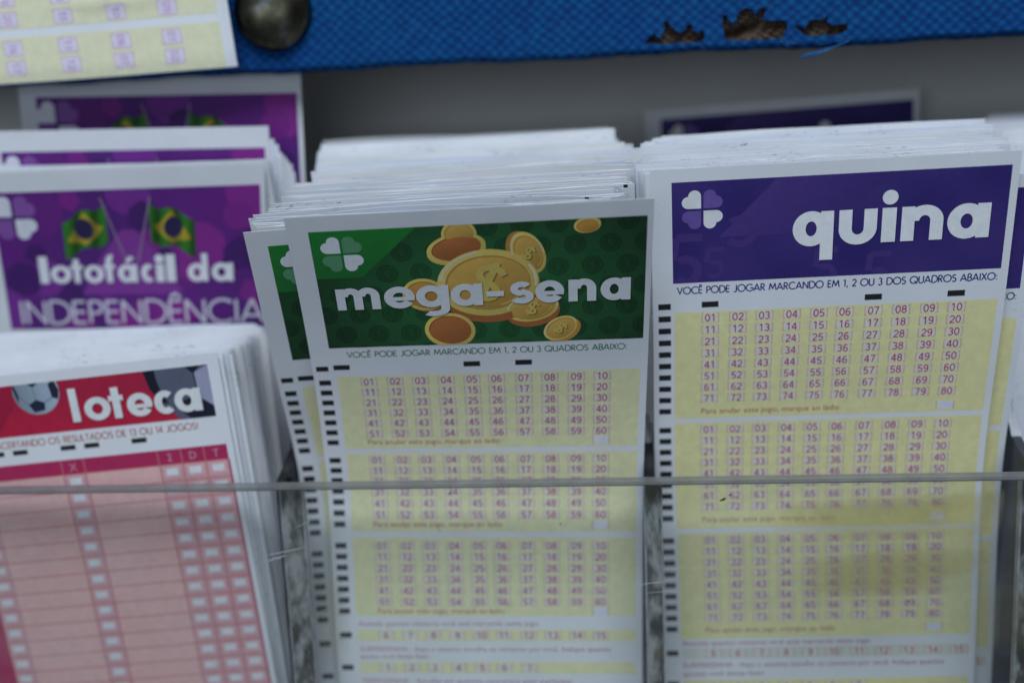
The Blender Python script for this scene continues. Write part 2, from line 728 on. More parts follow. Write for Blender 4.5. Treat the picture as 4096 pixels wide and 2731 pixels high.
CAPS = {
    'A': (0.80, [[(0, 0), (0.40, 1), (0.80, 0)], [(0.13, 0.30), (0.67, 0.30)]]),
    'B': (0.55, [[(0.05, 0), (0.05, 1)], [(0.05, 1)] + _el(0.28, 0.76, 0.2, 0.24, 90, -90, 8) + [(0.05, 0.52)], [(0.05, 0.52)] + _el(0.28, 0.26, 0.26, 0.26, 90, -90, 8) + [(0.05, 0)]]),
    'C': (0.85, [_el(0.52, 0.5, 0.5, 0.5, 48, 312)]),
    'D': (0.78, [[(0.05, 0), (0.05, 1)], [(0.05, 1)] + _el(0.28, 0.5, 0.5, 0.5, 90, -90) + [(0.05, 0)]]),
    'E': (0.50, [[(0.05, 0), (0.05, 1)], [(0.05, 0.97), (0.48, 0.97)], [(0.05, 0.52), (0.46, 0.52)], [(0.05, 0.03), (0.48, 0.03)]]),
    'G': (0.95, [_el(0.52, 0.5, 0.5, 0.5, 45, 355), [(0.55, 0.46), (1.02, 0.46)]]),
    'I': (0.14, [[(0.07, 0), (0.07, 1)]]),
    'J': (0.42, [[(0.36, 1), (0.36, 0.2)] + _el(0.18, 0.2, 0.18, 0.2, 0, -150, 8)]),
    'L': (0.45, [[(0.05, 0), (0.05, 1)], [(0.05, 0.03), (0.45, 0.03)]]),
    'M': (0.95, [[(0, 0), (0.16, 1), (0.475, 0.15), (0.79, 1), (0.95, 0)]]),
    'N': (0.75, [[(0.05, 0), (0.05, 1), (0.70, 0), (0.70, 1)]]),
    'O': (1.02, [_el(0.51, 0.5, 0.5, 0.5, 0, 360, 24)]),
    'P': (0.52, [[(0.05, 0), (0.05, 1)], [(0.05, 0.98)] + _el(0.25, 0.72, 0.26, 0.26, 90, -90, 8) + [(0.05, 0.46)]]),
    'Q': (1.02, [_el(0.51, 0.5, 0.5, 0.5, 0, 360, 24), [(0.58, 0.36), (1.0, -0.04)]]),
    'R': (0.58, [[(0.05, 0), (0.05, 1)], [(0.05, 0.98)] + _el(0.25, 0.73, 0.25, 0.25, 90, -90, 8) + [(0.05, 0.48)], [(0.22, 0.48), (0.56, 0)]]),
    'S': (0.52, [_el(0.27, 0.75, 0.22, 0.23, 35, 270, 10) + _el(0.26, 0.26, 0.24, 0.26, 90, -150, 10)]),
    'T': (0.55, [[(0.275, 0), (0.275, 1)], [(0, 0.97), (0.55, 0.97)]]),
    'U': (0.68, [[(0.04, 1), (0.04, 0.3)] + _el(0.34, 0.3, 0.3, 0.3, 180, 360, 10) + [(0.64, 1)]]),
    'V': (0.72, [[(0, 1), (0.36, 0), (0.72, 1)]]),
    'X': (0.66, [[(0, 0), (0.64, 1)], [(0.66, 0), (0.02, 1)]]),
    '1': (0.30, [[(0.0, 0.85), (0.2, 1), (0.2, 0)]]),
    '2': (0.52, [_el(0.26, 0.72, 0.24, 0.27, 165, -35, 10) + [(0.02, 0.03), (0.52, 0.03)]]),
    '3': (0.50, [_el(0.23, 0.76, 0.2, 0.23, 150, -90, 9), _el(0.23, 0.27, 0.25, 0.27, 90, -150, 9)]),
    '4': (0.55, [[(0.42, 0), (0.42, 1), (0.0, 0.25), (0.55, 0.25)]]),
    ',': (0.16, [[(0.12, 0.12), (0.04, -0.14)]]),
    ':': (0.16, [[(0.08, 0.0), (0.08, 0.13)], [(0.08, 0.5), (0.08, 0.63)]]),
    '!': (0.16, [[(0.08, 0.0), (0.08, 0.13)], [(0.08, 0.28), (0.08, 1)]]),
    ' ': (0.34, []),
}
CAPS['Ê'] = (0.50, CAPS['E'][1] + [[(0.08, 1.1), (0.27, 1.3), (0.46, 1.1)]])


def caps(pr, s, u0, u1, base, h, w, col, shear=0.0, gap=0.13):
    tot = sum(CAPS[c][0] + gap for c in s) - gap
    k = (u1 - u0) / tot
    x = 0.0
    lay = pr.layer
    for ch in s:
        cw, sts = CAPS[ch]
        for i, st in enumerate(sts):
            pr.layer = lay + (i % 4) * 0.35
            pr.stroke([(u0 + (x + px) * k + py * h * shear, base - py * h) for px, py in st], w, col)
        x += cw + gap
    pr.layer = lay


DIG = {
    '0': [_el(0.30, 0.5, 0.25, 0.45, 0, 360, 20)],
    '1': [[(0.10, 0.76), (0.36, 0.96)], [(0.36, 1.0), (0.36, 0)]],
    '2': [_el(0.30, 0.69, 0.24, 0.25, 165, -38, 10) + [(0.05, 0.07)], [(0.03, 0.06), (0.57, 0.06)]],
    '3': [_el(0.28, 0.73, 0.22, 0.21, 150, -90, 10), _el(0.28, 0.28, 0.25, 0.23, 90, -150, 10)],
    '4': [[(0.43, 0), (0.43, 0.96)], [(0.40, 0.95), (0.04, 0.32)], [(0.02, 0.28), (0.60, 0.28)]],
    '5': [[(0.54, 0.93), (0.14, 0.93)], [(0.15, 0.96), (0.08, 0.48)], _el(0.29, 0.31, 0.24, 0.26, 140, -150, 12)],
    '6': [_el(0.30, 0.30, 0.23, 0.25, 0, 360, 16), [(0.075, 0.30), (0.085, 0.55)] + _el(0.33, 0.60, 0.24, 0.33, 175, 45, 8)],
    '7': [[(0.04, 0.93), (0.57, 0.93)], [(0.54, 0.92), (0.36, 0.52), (0.24, 0)]],
    '8': [_el(0.30, 0.73, 0.20, 0.21, 0, 360, 16), _el(0.30, 0.29, 0.24, 0.24, 0, 360, 16)],
    '9': [_el(0.30, 0.68, 0.23, 0.25, 0, 360, 16), _el(0.27, 0.38, 0.25, 0.32, -135, -5, 8) + [(0.525, 0.66)]],
}


def digits(pr, s, uc, base, h, col, wt=0.138, rot=0.0, adv=0.70):
    """plain grotesque figures centred on uc"""
    x0 = -(len(s) * adv - (adv - 0.6)) * h / 2
    c, sn = math.cos(rot), math.sin(rot)
    lay = pr.layer
    for k, ch in enumerate(s):
        for i, st in enumerate(DIG[ch]):
            pr.layer = lay + i * 0.3
            q = [((x0 + (k * adv + px) * h), -py * h) for px, py in st]
            if rot:
                q = [(x * c - (y + h / 2) * sn, x * sn + (y + h / 2) * c) for x, y in q]
            pr.stroke([(uc + x, base + y) for x, y in q], wt * h, col)
    pr.layer = lay


# ---- heavy geometric lower case for the titles
def glyph(pr, ch, x0, x1, base, xh, s, col, asc=1.55):
    w = x1 - x0
    top = base - xh
    cy = base - xh / 2
    ry = xh / 2 * 1.03
    sy = s * 0.84
    L0 = pr.layer

    def bump_():
        pr.layer += 0.5
    if ch in 'agqd':
        rx = (w - s * 0.30) / 2
        if ch == 'd':
            pr.arc(x0 + rx, cy, rx, ry, s, sy, 0, 360, col, 40)
            bump_()
            pr.rect(x1 - s, base - xh * asc, x1, base, col)
        else:
            pr.arc(x0 + rx, cy, rx, ry, s, sy, 0, 360, col, 40)
            bump_()
            if ch == 'a':
                pr.rect(x1 - s, top, x1, base, col)
            elif ch == 'q':
                pr.rect(x1 - s, top, x1, base + xh * 0.44, col)
            else:
                pr.rect(x1 - s, top, x1, base + xh * 0.10, col)
                bump_()
                r2 = w * 0.48
                pr.arc(x1 - r2, base + xh * 0.08, r2, xh * 0.36, s, sy * 0.85, 0, 128, col, 16)
    elif ch == 'o':
        pr.arc(x0 + w / 2, cy, w / 2, ry, s, sy, 0, 360, col, 40)
    elif ch == 'c':
        pr.arc(x0 + w * 0.56, cy, w * 0.56, ry, s, sy, 48, 312, col, 34)
    elif ch == 'e':
        pr.arc(x0 + w / 2, cy, w / 2, ry, s, sy, 34, 362, col, 38)
        bump_()
        pr.rect(x0 + s * 0.6, cy - sy * 0.10, x1 - s * 0.04, cy + sy * 0.52, col)
    elif ch == 's':
        r = xh / 4 + sy / 4
        rx = w / 2
        pr.arc(x0 + rx * 1.0, top + r, rx * 0.93, r * 1.03, s * 0.85, sy * 0.88, 90, 325, col, 24)
        bump_()
        pr.arc(x0 + rx * 1.0, base - r, rx, r * 1.03, s * 0.85, sy * 0.88, -90, 150, col, 24)
    elif ch == 'n':
        pr.rect(x0, top, x0 + s, base, col)
        bump_()
        a = w - s * 0.35
        pr.arc(x1 - a / 2, top + xh * 0.42, a / 2, xh * 0.45, s, sy, 180, 360, col, 24)
        bump_()
        pr.rect(x1 - s, top + xh * 0.40, x1, base, col)
    elif ch == 'm':
        half = (w + s) / 2
        pr.rect(x0, top, x0 + s, base, col)
        for k in range(2):
            xa = x0 + k * (half - s)
            bump_()
            a = half - s * 0.35
            pr.arc(xa + half - a / 2, top + xh * 0.38, a / 2, xh * 0.41, s, sy, 180, 360, col, 24)
            bump_()
            pr.rect(xa + half - s, top + xh * 0.36, xa + half, base, col)
    elif ch == 'u':
        pr.rect(x0, top, x0 + s, base - xh * 0.40, col)
        bump_()
        pr.arc(x0 + w / 2, base - xh * 0.44, w / 2, xh * 0.47, s, sy, 0, 180, col, 24)
        bump_()
        pr.rect(x1 - s, top, x1, base - xh * 0.40, col)
    elif ch == 'i':
        pr.rect(x0, top, x1, base, col)
        pr.ellipse((x0 + x1) / 2, top - xh * 0.30, w * 0.55, w * 0.55, col, n=24)
    elif ch == 'l':
        pr.rect(x0, base - xh * asc, x1, base, col)
    elif ch == 't':
        c = (x0 + x1) / 2
        pr.rect(c - s / 2, base - xh * 1.36, c + s / 2, base, col)
        bump_()
        pr.rect(x0, top - s * 0.02, x1, top + sy * 0.82, col)
    elif ch == 'f':
        c = x0 + w * 0.42
        pr.rect(c - s / 2, base - xh * 1.2, c + s / 2, base, col)
        bump_()
        pr.rect(x0, top - s * 0.02, x1 - w * 0.12, top + sy * 0.75, col)
        bump_()
        pr.arc(c - s / 2 + w * 0.52, base - xh * 1.2, w * 0.52, xh * 0.40, s, sy, 180, 275, col, 10)
    elif ch == '-':
        pr.rect(x0, cy - sy * 0.42, x1, cy + sy * 0.42, col)
    elif ch == 'á':
        glyph(pr, 'a', x0, x1, base, xh, s, col)
        pr.poly([(x0 + w * 0.42, top - xh * 0.12), (x0 + w * 0.60, top - xh * 0.48), (x0 + w * 0.92, top - xh * 0.40), (x0 + w * 0.62, top - xh * 0.12)], col)
    pr.layer = L0


def title(pr, spec, base, xh, s, col, du=0.0, dv=0.0, slope=0.0, asc=1.55):
    for ch, a, b in spec:
        glyph(pr, ch, a + du, b + du, base + dv + slope * (a - spec[0][1]), xh, s, col, asc)


def clover(pr, cx, cy, size, light, faint):
    """four leaves, each a square with two round lobes on its outer sides"""
    g = size * 0.03
    q = (size / 2 - g) / 1.5
    for sx, sy, col in ((-1, -1, light), (1, -1, faint), (-1, 1, faint), (1, 1, light)):
        L0 = pr.layer
        ox, oy = cx + sx * g, cy + sy * g
        sq = [(0, 0), (q, 0), (q, q), (0, q)]
        lo1 = [(q + q / 2 * math.cos(t), q / 2 + q / 2 * math.sin(t)) for t in (math.radians(-90 + 15 * k) for k in range(13))]
        lo2 = [(q / 2 + q / 2 * math.cos(t), q + q / 2 * math.sin(t)) for t in (math.radians(15 * k) for k in range(13))]
        for i, pp in enumerate((sq, lo1, lo2)):
            pr.poly([(ox + sx * x, oy + sy * y) for x, y in pp], col)
        pr.layer = L0


RED = (0.50, 0.045, 0.085)
PINK = (0.70, 0.44, 0.38)
YEL = (0.84, 0.80, 0.46)
LILAC = (0.78, 0.75, 0.68)
WHITE = (0.88, 0.88, 0.88)
BLACK = (0.018, 0.018, 0.020)
UCOL = [13.8, 20.4, 26.7, 33.2, 39.6, 45.7, 52.4, 58.8, 65.3, 71.6]


def number_rows(pr, first, rows, v0, cols=UCOL, labels=None, strong=1.0):
    for r in range(rows):
        for c, u in enumerate(cols):
            s = labels[c] if labels else '%02d' % (first + r * 10 + c)
            v = v0 + 3.2 * r
            pr.layer = 2
            pr.rect(u - 1.75, v - 1.12, u + 1.75, v + 1.12, LILAC)
            pr.layer = 3
            for sg in (-1, 1):
                pr.rect(u + sg * 2.0 - 0.11, v - 1.2, u + sg * 2.0 + 0.11, v + 1.2, PINK)
                a, b = sorted((u + sg * 2.0, u + sg * 1.55))
                pr.layer = 3.3
                pr.rect(a, v - 1.2, b, v - 1.02, PINK)
                pr.rect(a, v + 1.02, b, v + 1.2, PINK)
                pr.layer = 3
            digits(pr, s, u, v + 1.0, 2.0, RED)


def annul(pr, v, u=11.9, w=34.3):
    pr.layer = 2
    text(pr, 'Para anular este jogo, marque ao lado:', u, v + 0.6, 1.6, (0.44, 0.07, 0.08), width=w)
    pr.rect(71.6 - 1.8, v - 1.0, 71.6 + 1.8, v + 1.2, (0.78, 0.78, 0.84))
    pr.layer = 3
    for sg in (-1, 1):
        pr.rect(71.6 + sg * 2.1 - 0.12, v - 1.1, 71.6 + sg * 2.1 + 0.12, v + 1.3, PINK)


def mark(pr, u, v, w=3.0, h=1.55):
    pr.rect(u - w / 2, v - h / 2, u + w / 2, v + h / 2, BLACK)


# ------------------------------------------------------------------ setting: wall, rack, board
wl = box('wall', (-0.9, 0.104, -0.25), (0.9, 0.134, 0.9), M_WALL)
tag(wl, kind='structure')

rack = empty('slip_rack', (0.0, 0.05, 0.0))
tag(rack, 'clear acrylic rack with scratched front panel and glued dividers holding the slip stacks', 'display rack')
PZ = 0.1213
bm = bmesh.new()
box_bm(bm, (-0.36, 0.0010, 0.0), (0.40, 0.0055, PZ - 0.0011))
me = bpy.data.meshes.new('front_panel')
bm.to_mesh(me)
bm.free()
fp = link('front_panel', me, M_ACR, rack)
box('top_edge', (-0.36, 0.0010, PZ - 0.0010), (0.40, 0.0055, PZ), M_RIM, fp, 0.0004)
box('base_panel', (-0.36, 0.0057, -0.004), (0.40, 0.100, 0.0), M_DIV, rack)
def divider(xa, xb):
    bm = bmesh.new()
    prof_ = [(0.0075, 0.0), (0.0075, PZ - 0.0012), (0.022, PZ + 0.004), (0.060, 0.168), (0.098, 0.176), (0.098, 0.0)]
    A = [bm.verts.new((xa, y, z)) for y, z in prof_]
    B = [bm.verts.new((xb, y, z)) for y, z in prof_]
    bm.faces.new(A)
    bm.faces.new(B[::-1])
    n = len(prof_)
    for i in range(n):
        j = (i + 1) % n
        bm.faces.new((A[i], B[i], B[j], A[j]))
    bmesh.ops.recalc_face_normals(bm, faces=bm.faces)
    me = bpy.data.meshes.new('divider')
    bm.to_mesh(me)
    bm.free()
    return link('divider', me, M_DIV, rack)


for xa, xb, ga, gb in ((-0.0578, -0.0555, -0.0560, -0.0508), (0.0362, 0.0385, 0.0360, 0.0397), (0.1284, 0.1306, 0.1258, 0.1306), (-0.162, -0.1597, -0.162, -0.1575)):
    dv = divider(xa, xb)
    box('glue_seam', (ga, 0.0056, 0.002), (gb, 0.0072, PZ - 0.0016), M_GLUE, dv)
    for x in (ga, gb):
        box('joint_line', (x - 0.0005, 0.0057, 0.002), (x + 0.0004, 0.0078, PZ - 0.0018), M_SEAMLINE, dv)

# frosted tape residue on the right half of the front panel
def residue(name, cx, cz, rx, rz, seed, amp):
    rnd = random.Random(seed)
    bm = bmesh.new()
    cl = bm.loops.layers.float_color.new('Col')
    n, rings = 28, 5
    ph = [rnd.uniform(0, 6.28) for _ in range(4)]
    c = bm.verts.new((cx, 0.00085, cz))
    prev = None
    val = {c: amp}
    for k in range(1, rings + 1):
        cur = []
        for i in range(n):
            t = 2 * math.pi * i / n
            w = 1 + 0.16 * math.sin(2 * t + ph[0]) + 0.10 * math.sin(3 * t + ph[1]) + 0.06 * math.sin(5 * t + ph[2])
            ct, st = math.cos(t), math.sin(t)
            ct, st = math.copysign(abs(ct) ** 0.6, ct), math.copysign(abs(st) ** 0.6, st)
            v = bm.verts.new((cx + rx * w * ct * k / rings, 0.00085, cz + rz * w * st * k / rings))
            val[v] = amp * (1.0, 0.95, 0.8, 0.5, 0.0)[k - 1]
            cur.append(v)
        for i in range(n):
            j = (i + 1) % n
            f = bm.faces.new((c, cur[i], cur[j]) if prev is None else (prev[i], cur[i], cur[j], prev[j]))
            for lp in f.loops:
                x = val[lp.vert]
                lp[cl] = (x, x, x, 1)
        prev = cur
    me = bpy.data.meshes.new(name)
    bm.to_mesh(me)
    bm.free()
    return link(name, me, M_RES, fp)


residue('tape_residue', 0.097, 0.112, 0.026, 0.0065, 1, 0.85)
residue('tape_residue', 0.093, 0.098, 0.023, 0.006, 2, 0.75)
residue('tape_residue', 0.122, 0.086, 0.008, 0.012, 3, 0.35)
residue('tape_residue', -0.044, 0.085, 0.004, 0.016, 4, 0.30)

def scratch(pts, w):
    bm = bmesh.new()
    prev = None
    for i, (x, z) in enumerate(pts):
        k = w * math.sin(math.pi * (i + 0.4) / (len(pts) - 0.2))
        a = bm.verts.new((x, 0.00088, z - k))
        b = bm.verts.new((x, 0.00088, z + k))
        if prev:
            bm.faces.new((prev[0], a, b, prev[1]))
        prev = (a, b)
    me = bpy.data.meshes.new('scratch')
    bm.to_mesh(me)
    bm.free()
    return link('scratch', me, M_SCR, fp)


M_SCR = flat_mat('scratched_acrylic', (0.50, 0.50, 0.49), 0.5)
M_SPECK = flat_mat('black_grime', (0.02, 0.02, 0.022), 0.7)
rs = random.Random(44)
for xa, za, xb, zb, w in ((-0.0605, 0.1032, -0.0490, 0.1058, 0.00012), (-0.0600, 0.1018, -0.0540, 0.1036, 0.00016), (-0.0520, 0.1105, -0.0465, 0.1130, 0.00007),
                          (0.0300, 0.0945, 0.0420, 0.0962, 0.00009), (0.0345, 0.0928, 0.0460, 0.0938, 0.00007), (0.0150, 0.0925, 0.0290, 0.0948, 0.00006),
                          (-0.0480, 0.0880, -0.0420, 0.0902, 0.00007), (0.0400, 0.0990, 0.0560, 0.1004, 0.00005)):
    scratch([(xa + (xb - xa) * i / 9, za + (zb - za) * i / 9 + rs.uniform(-0.00012, 0.00012)) for i in range(10)], w)


def speck(x, z, rx, rz, rot):
    bm = bmesh.new()
    vs = []
    for k in range(9):
        t = 2 * math.pi * k / 9
        q = 1 + rs.uniform(-0.3, 0.3)
        a, b = rx * math.cos(t) * q, rz * math.sin(t) * q
        vs.append(bm.verts.new((x + a * math.cos(rot) - b * math.sin(rot), 0.00086, z + a * math.sin(rot) + b * math.cos(rot))))
    bm.faces.new(vs)
    me = bpy.data.meshes.new('grime_speck')
    bm.to_mesh(me)
    bm.free()
    return link('grime_speck', me, M_SPECK, fp)


for x, z, rx, rz, ro in ((0.0545, 0.1167, 0.0008, 0.00028, 0.4), (0.0562, 0.1178, 0.0003, 0.0002, 0), (-0.0120, 0.1192, 0.0003, 0.0002, 0.3), (0.0985, 0.0905, 0.0002, 0.0002, 0),
                         (-0.0150, 0.1095, 0.0002, 0.00014, 0), (0.0150, 0.1110, 0.00022, 0.00016, 0)):
    speck(x, z, rx, rz, ro)

# fabric notice board
board = empty('notice_board', (0.02, 0.048, 0.2250))
tag(board, 'board covered in coarse blue fabric torn through to brown fibreboard near its lower edge', 'notice board')
BX0, BX1, BZ0, BZ1, BY = -0.36, 0.42, 0.2251, 0.42, 0.045
TEARS = [
    [(39.3, 227.4), (40.2, 228.6), (41.8, 229.8), (42.7, 228.7), (43.7, 228.7), (44.5, 231.0), (44.2, 232.5), (45.3, 232.9), (46.3, 231.2), (47.5, 230.1), (48.7, 229.5), (50.0, 230.2), (50.5, 231.6), (51.6, 231.4), (51.8, 229.8), (53.2, 229.3), (54.6, 230.1), (54.8, 227.9), (54.2, 227.1), (53.0, 226.9), (43.0, 226.9), (42.6, 227.0)],
    [(59.3, 233.3), (61.0, 233.4), (60.7, 232.0), (62.0, 231.4), (62.9, 231.9), (63.6, 233.9), (65.2, 234.9), (67.2, 234.4), (67.8, 233.1), (68.7, 234.6), (70.8, 234.8), (70.6, 233.5), (69.7, 232.3), (70.4, 231.6), (76.0, 231.3), (76.1, 229.4), (75.0, 227.9), (75.0, 226.9), (71.4, 226.8), (62.3, 227.0), (60.1, 227.3), (59.4, 230.3)],
    [(77.7, 229.8), (79.0, 230.1), (80.6, 228.9), (81.6, 231.0), (83.2, 231.2), (85.0, 231.0), (86.5, 232.2), (86.2, 230.4), (87.3, 229.4), (91.6, 229.8), (91.4, 228.2), (89.9, 227.4), (88.3, 227.0), (81.7, 227.1), (80.1, 227.5)]]


def fabric():
    cu = bpy.data.curves.new('fabric_cover', 'CURVE')
    cu.dimensions = '2D'
    cu.fill_mode = 'BOTH'
    cu.extrude = 0.0004
    outer = [(BX0 * 1000, BZ0 * 1000 + 1.0), (BX1 * 1000, BZ0 * 1000 + 1.0), (BX1 * 1000, BZ1 * 1000), (BX0 * 1000, BZ1 * 1000)]
    rnd = random.Random(5)
    for k, pl in enumerate([outer] + TEARS):
        if k:
            q = []
            for i, a in enumerate(pl):           # frayed outline
                b = pl[(i + 1) % len(pl)]
                for t in (0.0, 0.33, 0.66):
                    j = 0.0 if t == 0 else 0.16
                    q.append((a[0] + (b[0] - a[0]) * t + rnd.uniform(-j, j), max(226.6, a[1] + (b[1] - a[1]) * t + rnd.uniform(-j, j))))
            pl = q
        sp = cu.splines.new('POLY')
        sp.points.add(len(pl) - 1)
        for p, (x, z) in zip(sp.points, pl):
            p.co = (x / 1000, z / 1000, 0, 1)
        sp.use_cyclic_u = True
    ob = bpy.data.objects.new('tmp_cloth', cu)
    COL.objects.link(ob)
    bpy.context.view_layer.update()
    me = bpy.data.meshes.new_from_object(ob.evaluated_get(bpy.context.evaluated_depsgraph_get()))
    bpy.data.objects.remove(ob)
    bm = bmesh.new()
    bm.from_mesh(me)
    for v in bm.verts:
        v.co = Vector((v.co.x, BY - v.co.z, v.co.y))
    # cloth rolled round the lower edge of the board
    n, r = 8, 0.0016
    N = 240
    prev = None
    for i in range(N + 1):
        x = BX0 + (BX1 - BX0) * i / N
        wv = 0.00025 * math.sin(x * 90) + 0.00015 * math.sin(x * 310 + 1) + 0.0001 * math.sin(x * 900)
        row = []
        for k in range(n + 1):
            a = math.pi / 2 * k / n
            y = BY - 0.0004 + r - r * math.cos(a)
            z = BZ0 + 0.00115 - r * math.sin(a) - (0 if k == 0 else wv)
            row.append(bm.verts.new((x, y, z)))
        row.append(bm.verts.new((x, BY + 0.0068, BZ0 + 0.00115 - r - wv)))
        if prev:
            for k in range(n + 1):
                bm.faces.new((prev[k], row[k], row[k + 1], prev[k + 1]))
        prev = row
    me2 = bpy.data.meshes.new('fabric_cover')
    bm.to_mesh(me2)
    bm.free()
    return link('fabric_cover', me2, M_WEAVE, board)


cover = fabric()
# brown core with dents and crumbs seen through the tears
bm = bmesh.new()
nx, nz = 150, 24
grid = []
for j in range(nz + 1):
    row = []
    for i in range(nx + 1):
        x, z = 0.030 + 0.075 * i / nx, 0.2266 + 0.0105 * j / nz
        d = 0.0016 + 0.0005 * math.sin(x * 2100 + z * 900) * math.sin(z * 2500 + 1) + random.uniform(-0.0003, 0.0003)
        e = ((x - 0.0643) / 0.0050) ** 2 + ((z - 0.2291 - (x - 0.0643) * 0.35) / 0.0015) ** 2
        d += 0.0032 * math.exp(-e)
        row.append(bm.verts.new((x, BY + d, z)))
    grid.append(row)
for j in range(nz):
    for i in range(nx):
        bm.faces.new((grid[j][i], grid[j][i + 1], grid[j + 1][i + 1], grid[j + 1][i]))
me = bpy.data.meshes.new('torn_core')
bm.to_mesh(me)
bm.free()
link('torn_core', me, M_CORE, board)
box('backing', (BX0, BY + 0.0054, BZ0 + 0.001), (BX1, BY + 0.0066, BZ1), M_CORE, board)


def threads(name, lines, w, mat, parent):
    bm = bmesh.new()
    for pts in lines:
        prev = None
        for i, p in enumerate(pts):
            ring = []
            k = w * (1.0 if i < len(pts) - 1 else 0.3)
            for a in range(5):
                t = 2 * math.pi * a / 5
                ring.append(bm.verts.new((p[0], p[1] + k * math.cos(t), p[2] + k * math.sin(t))))
            if prev:
                for a in range(5):
                    b = (a + 1) % 5
                    bm.faces.new((prev[a], prev[b], ring[b], ring[a]))
            prev = ring
    for f in bm.faces:
        f.smooth = True
    me = bpy.data.meshes.new(name)
    bm.to_mesh(me)
    bm.free()
    return link(name, me, mat, parent)


rnd = random.Random(3)
lines = []
for k in range(9):
    a = rnd.uniform(-0.5, 0.5)
    e = rnd.uniform(0.0, 0.004)
    pts = []
    for i in range(9):
        t = i / 8
        pts.append((0.0915 - (0.0135 - e) * t, BY - 0.0008 + 0.0005 * math.sin(3 * t + k), 0.2254 - 0.0036 * t * (1 - e * 60) - 0.0006 * math.sin(2.5 * t + a) + 0.00045 * a))
    lines.append(pts)
for cx, cz, n_ in ((0.048, 0.2262, 2), (0.070, 0.2261, 3), (0.085, 0.2263, 2)):
    for k in range(n_):
        x = cx + rnd.uniform(-0.006, 0.006)
        lines.append([(x + 0.0006 * i * rnd.uniform(0.5, 1.5), BY - 0.0006, cz + rnd.uniform(-0.0009, 0.0005) - 0.0002 * i) for i in range(5)])
for tr_ in TEARS:
    for (x, z) in tr_[1:-3]:
        if rnd.random() < 0.6:
            dx, dz = rnd.uniform(-0.9, 0.9), rnd.uniform(-1.6, -0.5)
            lines.append([((x + dx * t) / 1000, BY - 0.0003 + 0.0006 * t, (z + dz * t) / 1000) for t in (0, 0.35, 0.7, 1.0)])
threads('loose_threads', lines, 0.00016, M_THREAD, board)

# pinned slip on the board: sideways number boxes, curled right edge
PX0 = -0.1723


class Pinned:
    W = 0.1028

    def P(self, u, v):
        x = PX0 + u
        y = BY - 0.0045
        z = 0.2977 - v
        z += -0.0004 * math.sin(u * 40)
        e = max(0.0, u - 0.0960)                        # right margin curls forward
        y -= 22 * e * e + 0.0006 * (1 + math.sin(v * 70)) * (u / self.W) ** 6
        x -= 10 * e * e
        low = max(0.0, v - 0.0680)                      # lower edge rolls towards the board
        y += 60 * low * low * 0.35 - 0.0003 * math.sin(u * 60) * max(0, v - 0.045) / 0.03
        q = math.exp(-((u - 0.070) / 0.013) ** 2 - ((v - 0.0532) / 0.0020) ** 2)
        y -= 0.0005 * q                                 # a small crease
        return Vector((x - 0.0015 * math.sin(v * 50), y, z + (0.0007 * (u - 0.0514) / 0.05)))
    N = Sheet.N


pin_sh = Pinned()
pin = paper('lottery_slip', pin_sh, 0.0725, M_PAPER, nu=46, dv=0.0015)
tag(pin, 'pale yellow slip with pink numbered boxes pinned to the blue fabric board, right edge curling', 'lottery slip')
pr = Print(pin_sh, pin)
pr.dz = 1.4e-5
pr.start(3)
pr.band = 1.2
PYEL = (0.79, 0.76, 0.50)
for (a, b) in ((0, 13.5), (14.8, 29.2), (30.6, 44.4), (45.7, 58.3), (60.5, 72.3)):
    pr.rect(1.0, a, 99.2, b, PYEL, nu=72)
pr.build('number_panel', pin)
pr.start(2)
pr.band = 0.6
MAG = (0.62, 0.22, 0.50)
for cx, names in ((40.8, ('19', '20', '16', '17', '18')), (56.3, ('14', '15', '11', '12', '13')), (71.2, ('09', '10', '06', '07', '08')), (85.4, ('04', '05', '01', '02', '03'))):
    for nm, cz in zip(names, (50.5, 55.8, 63.4, 68.5, 73.5)):
        if cz > 72:
            continue
        pr.layer = 4.5
        pr.rect(cx - 2.7, cz - 1.95, cx + 2.7, cz + 1.95, (0.76, 0.70, 0.78))
        pr.layer = 5.5
        for a, b, c, d in ((-2.7, -1.95, 2.7, -1.8), (-2.7, 1.8, 2.7, 1.95), (-2.7, -1.8, -2.55, 1.8), (2.55, -1.8, 2.7, 1.8)):
            pr.rect(cx + a, cz + b, cx + c, cz + d, MAG)
        pr.layer = 7
        digits(pr, nm, cx, cz, 2.1, (0.58, 0.30, 0.56), wt=0.13, rot=math.pi / 2)
pr.build('number_boxes', pin)

tk = empty('thumbtack', (-0.0596, BY - 0.0005, 0.2405))
tag(tk, 'large dark brass thumbtack with a domed head pushed into the blue board', 'thumbtack')


def lathe(name, prof, c, mat, parent, n=64):
    bm = bmesh.new()
    prev = None
    for r, y in prof:
        ring = [bm.verts.new((c[0] + r * math.cos(2 * math.pi * k / n), c[1] - y, c[2] + r * math.sin(2 * math.pi * k / n))) for k in range(n)]
        if prev:
            for k in range(n):
                bm.faces.new((prev[k], prev[(k + 1) % n], ring[(k + 1) % n], ring[k]))
        prev = ring
    bm.faces.new(prev)
    bmesh.ops.recalc_face_normals(bm, faces=bm.faces)
    for f in bm.faces:
        f.smooth = True
    me = bpy.data.meshes.new(name)
    bm.to_mesh(me)
    bm.free()
    return link(name, me, mat, parent)


TC = (-0.0596, BY - 0.0006, 0.2405)
prof = [(0.0106, 0.0)] + [(0.0106 * math.cos(a), 0.0006 + 0.0052 * math.sin(a)) for a in (math.radians(d) for d in range(0, 88, 4))]
hd = lathe('domed_head', prof, TC, M_TACK, tk)
lathe('pin', [(0.0008, -0.007), (0.0008, -0.0001)], TC, M_TACK, tk, 12)

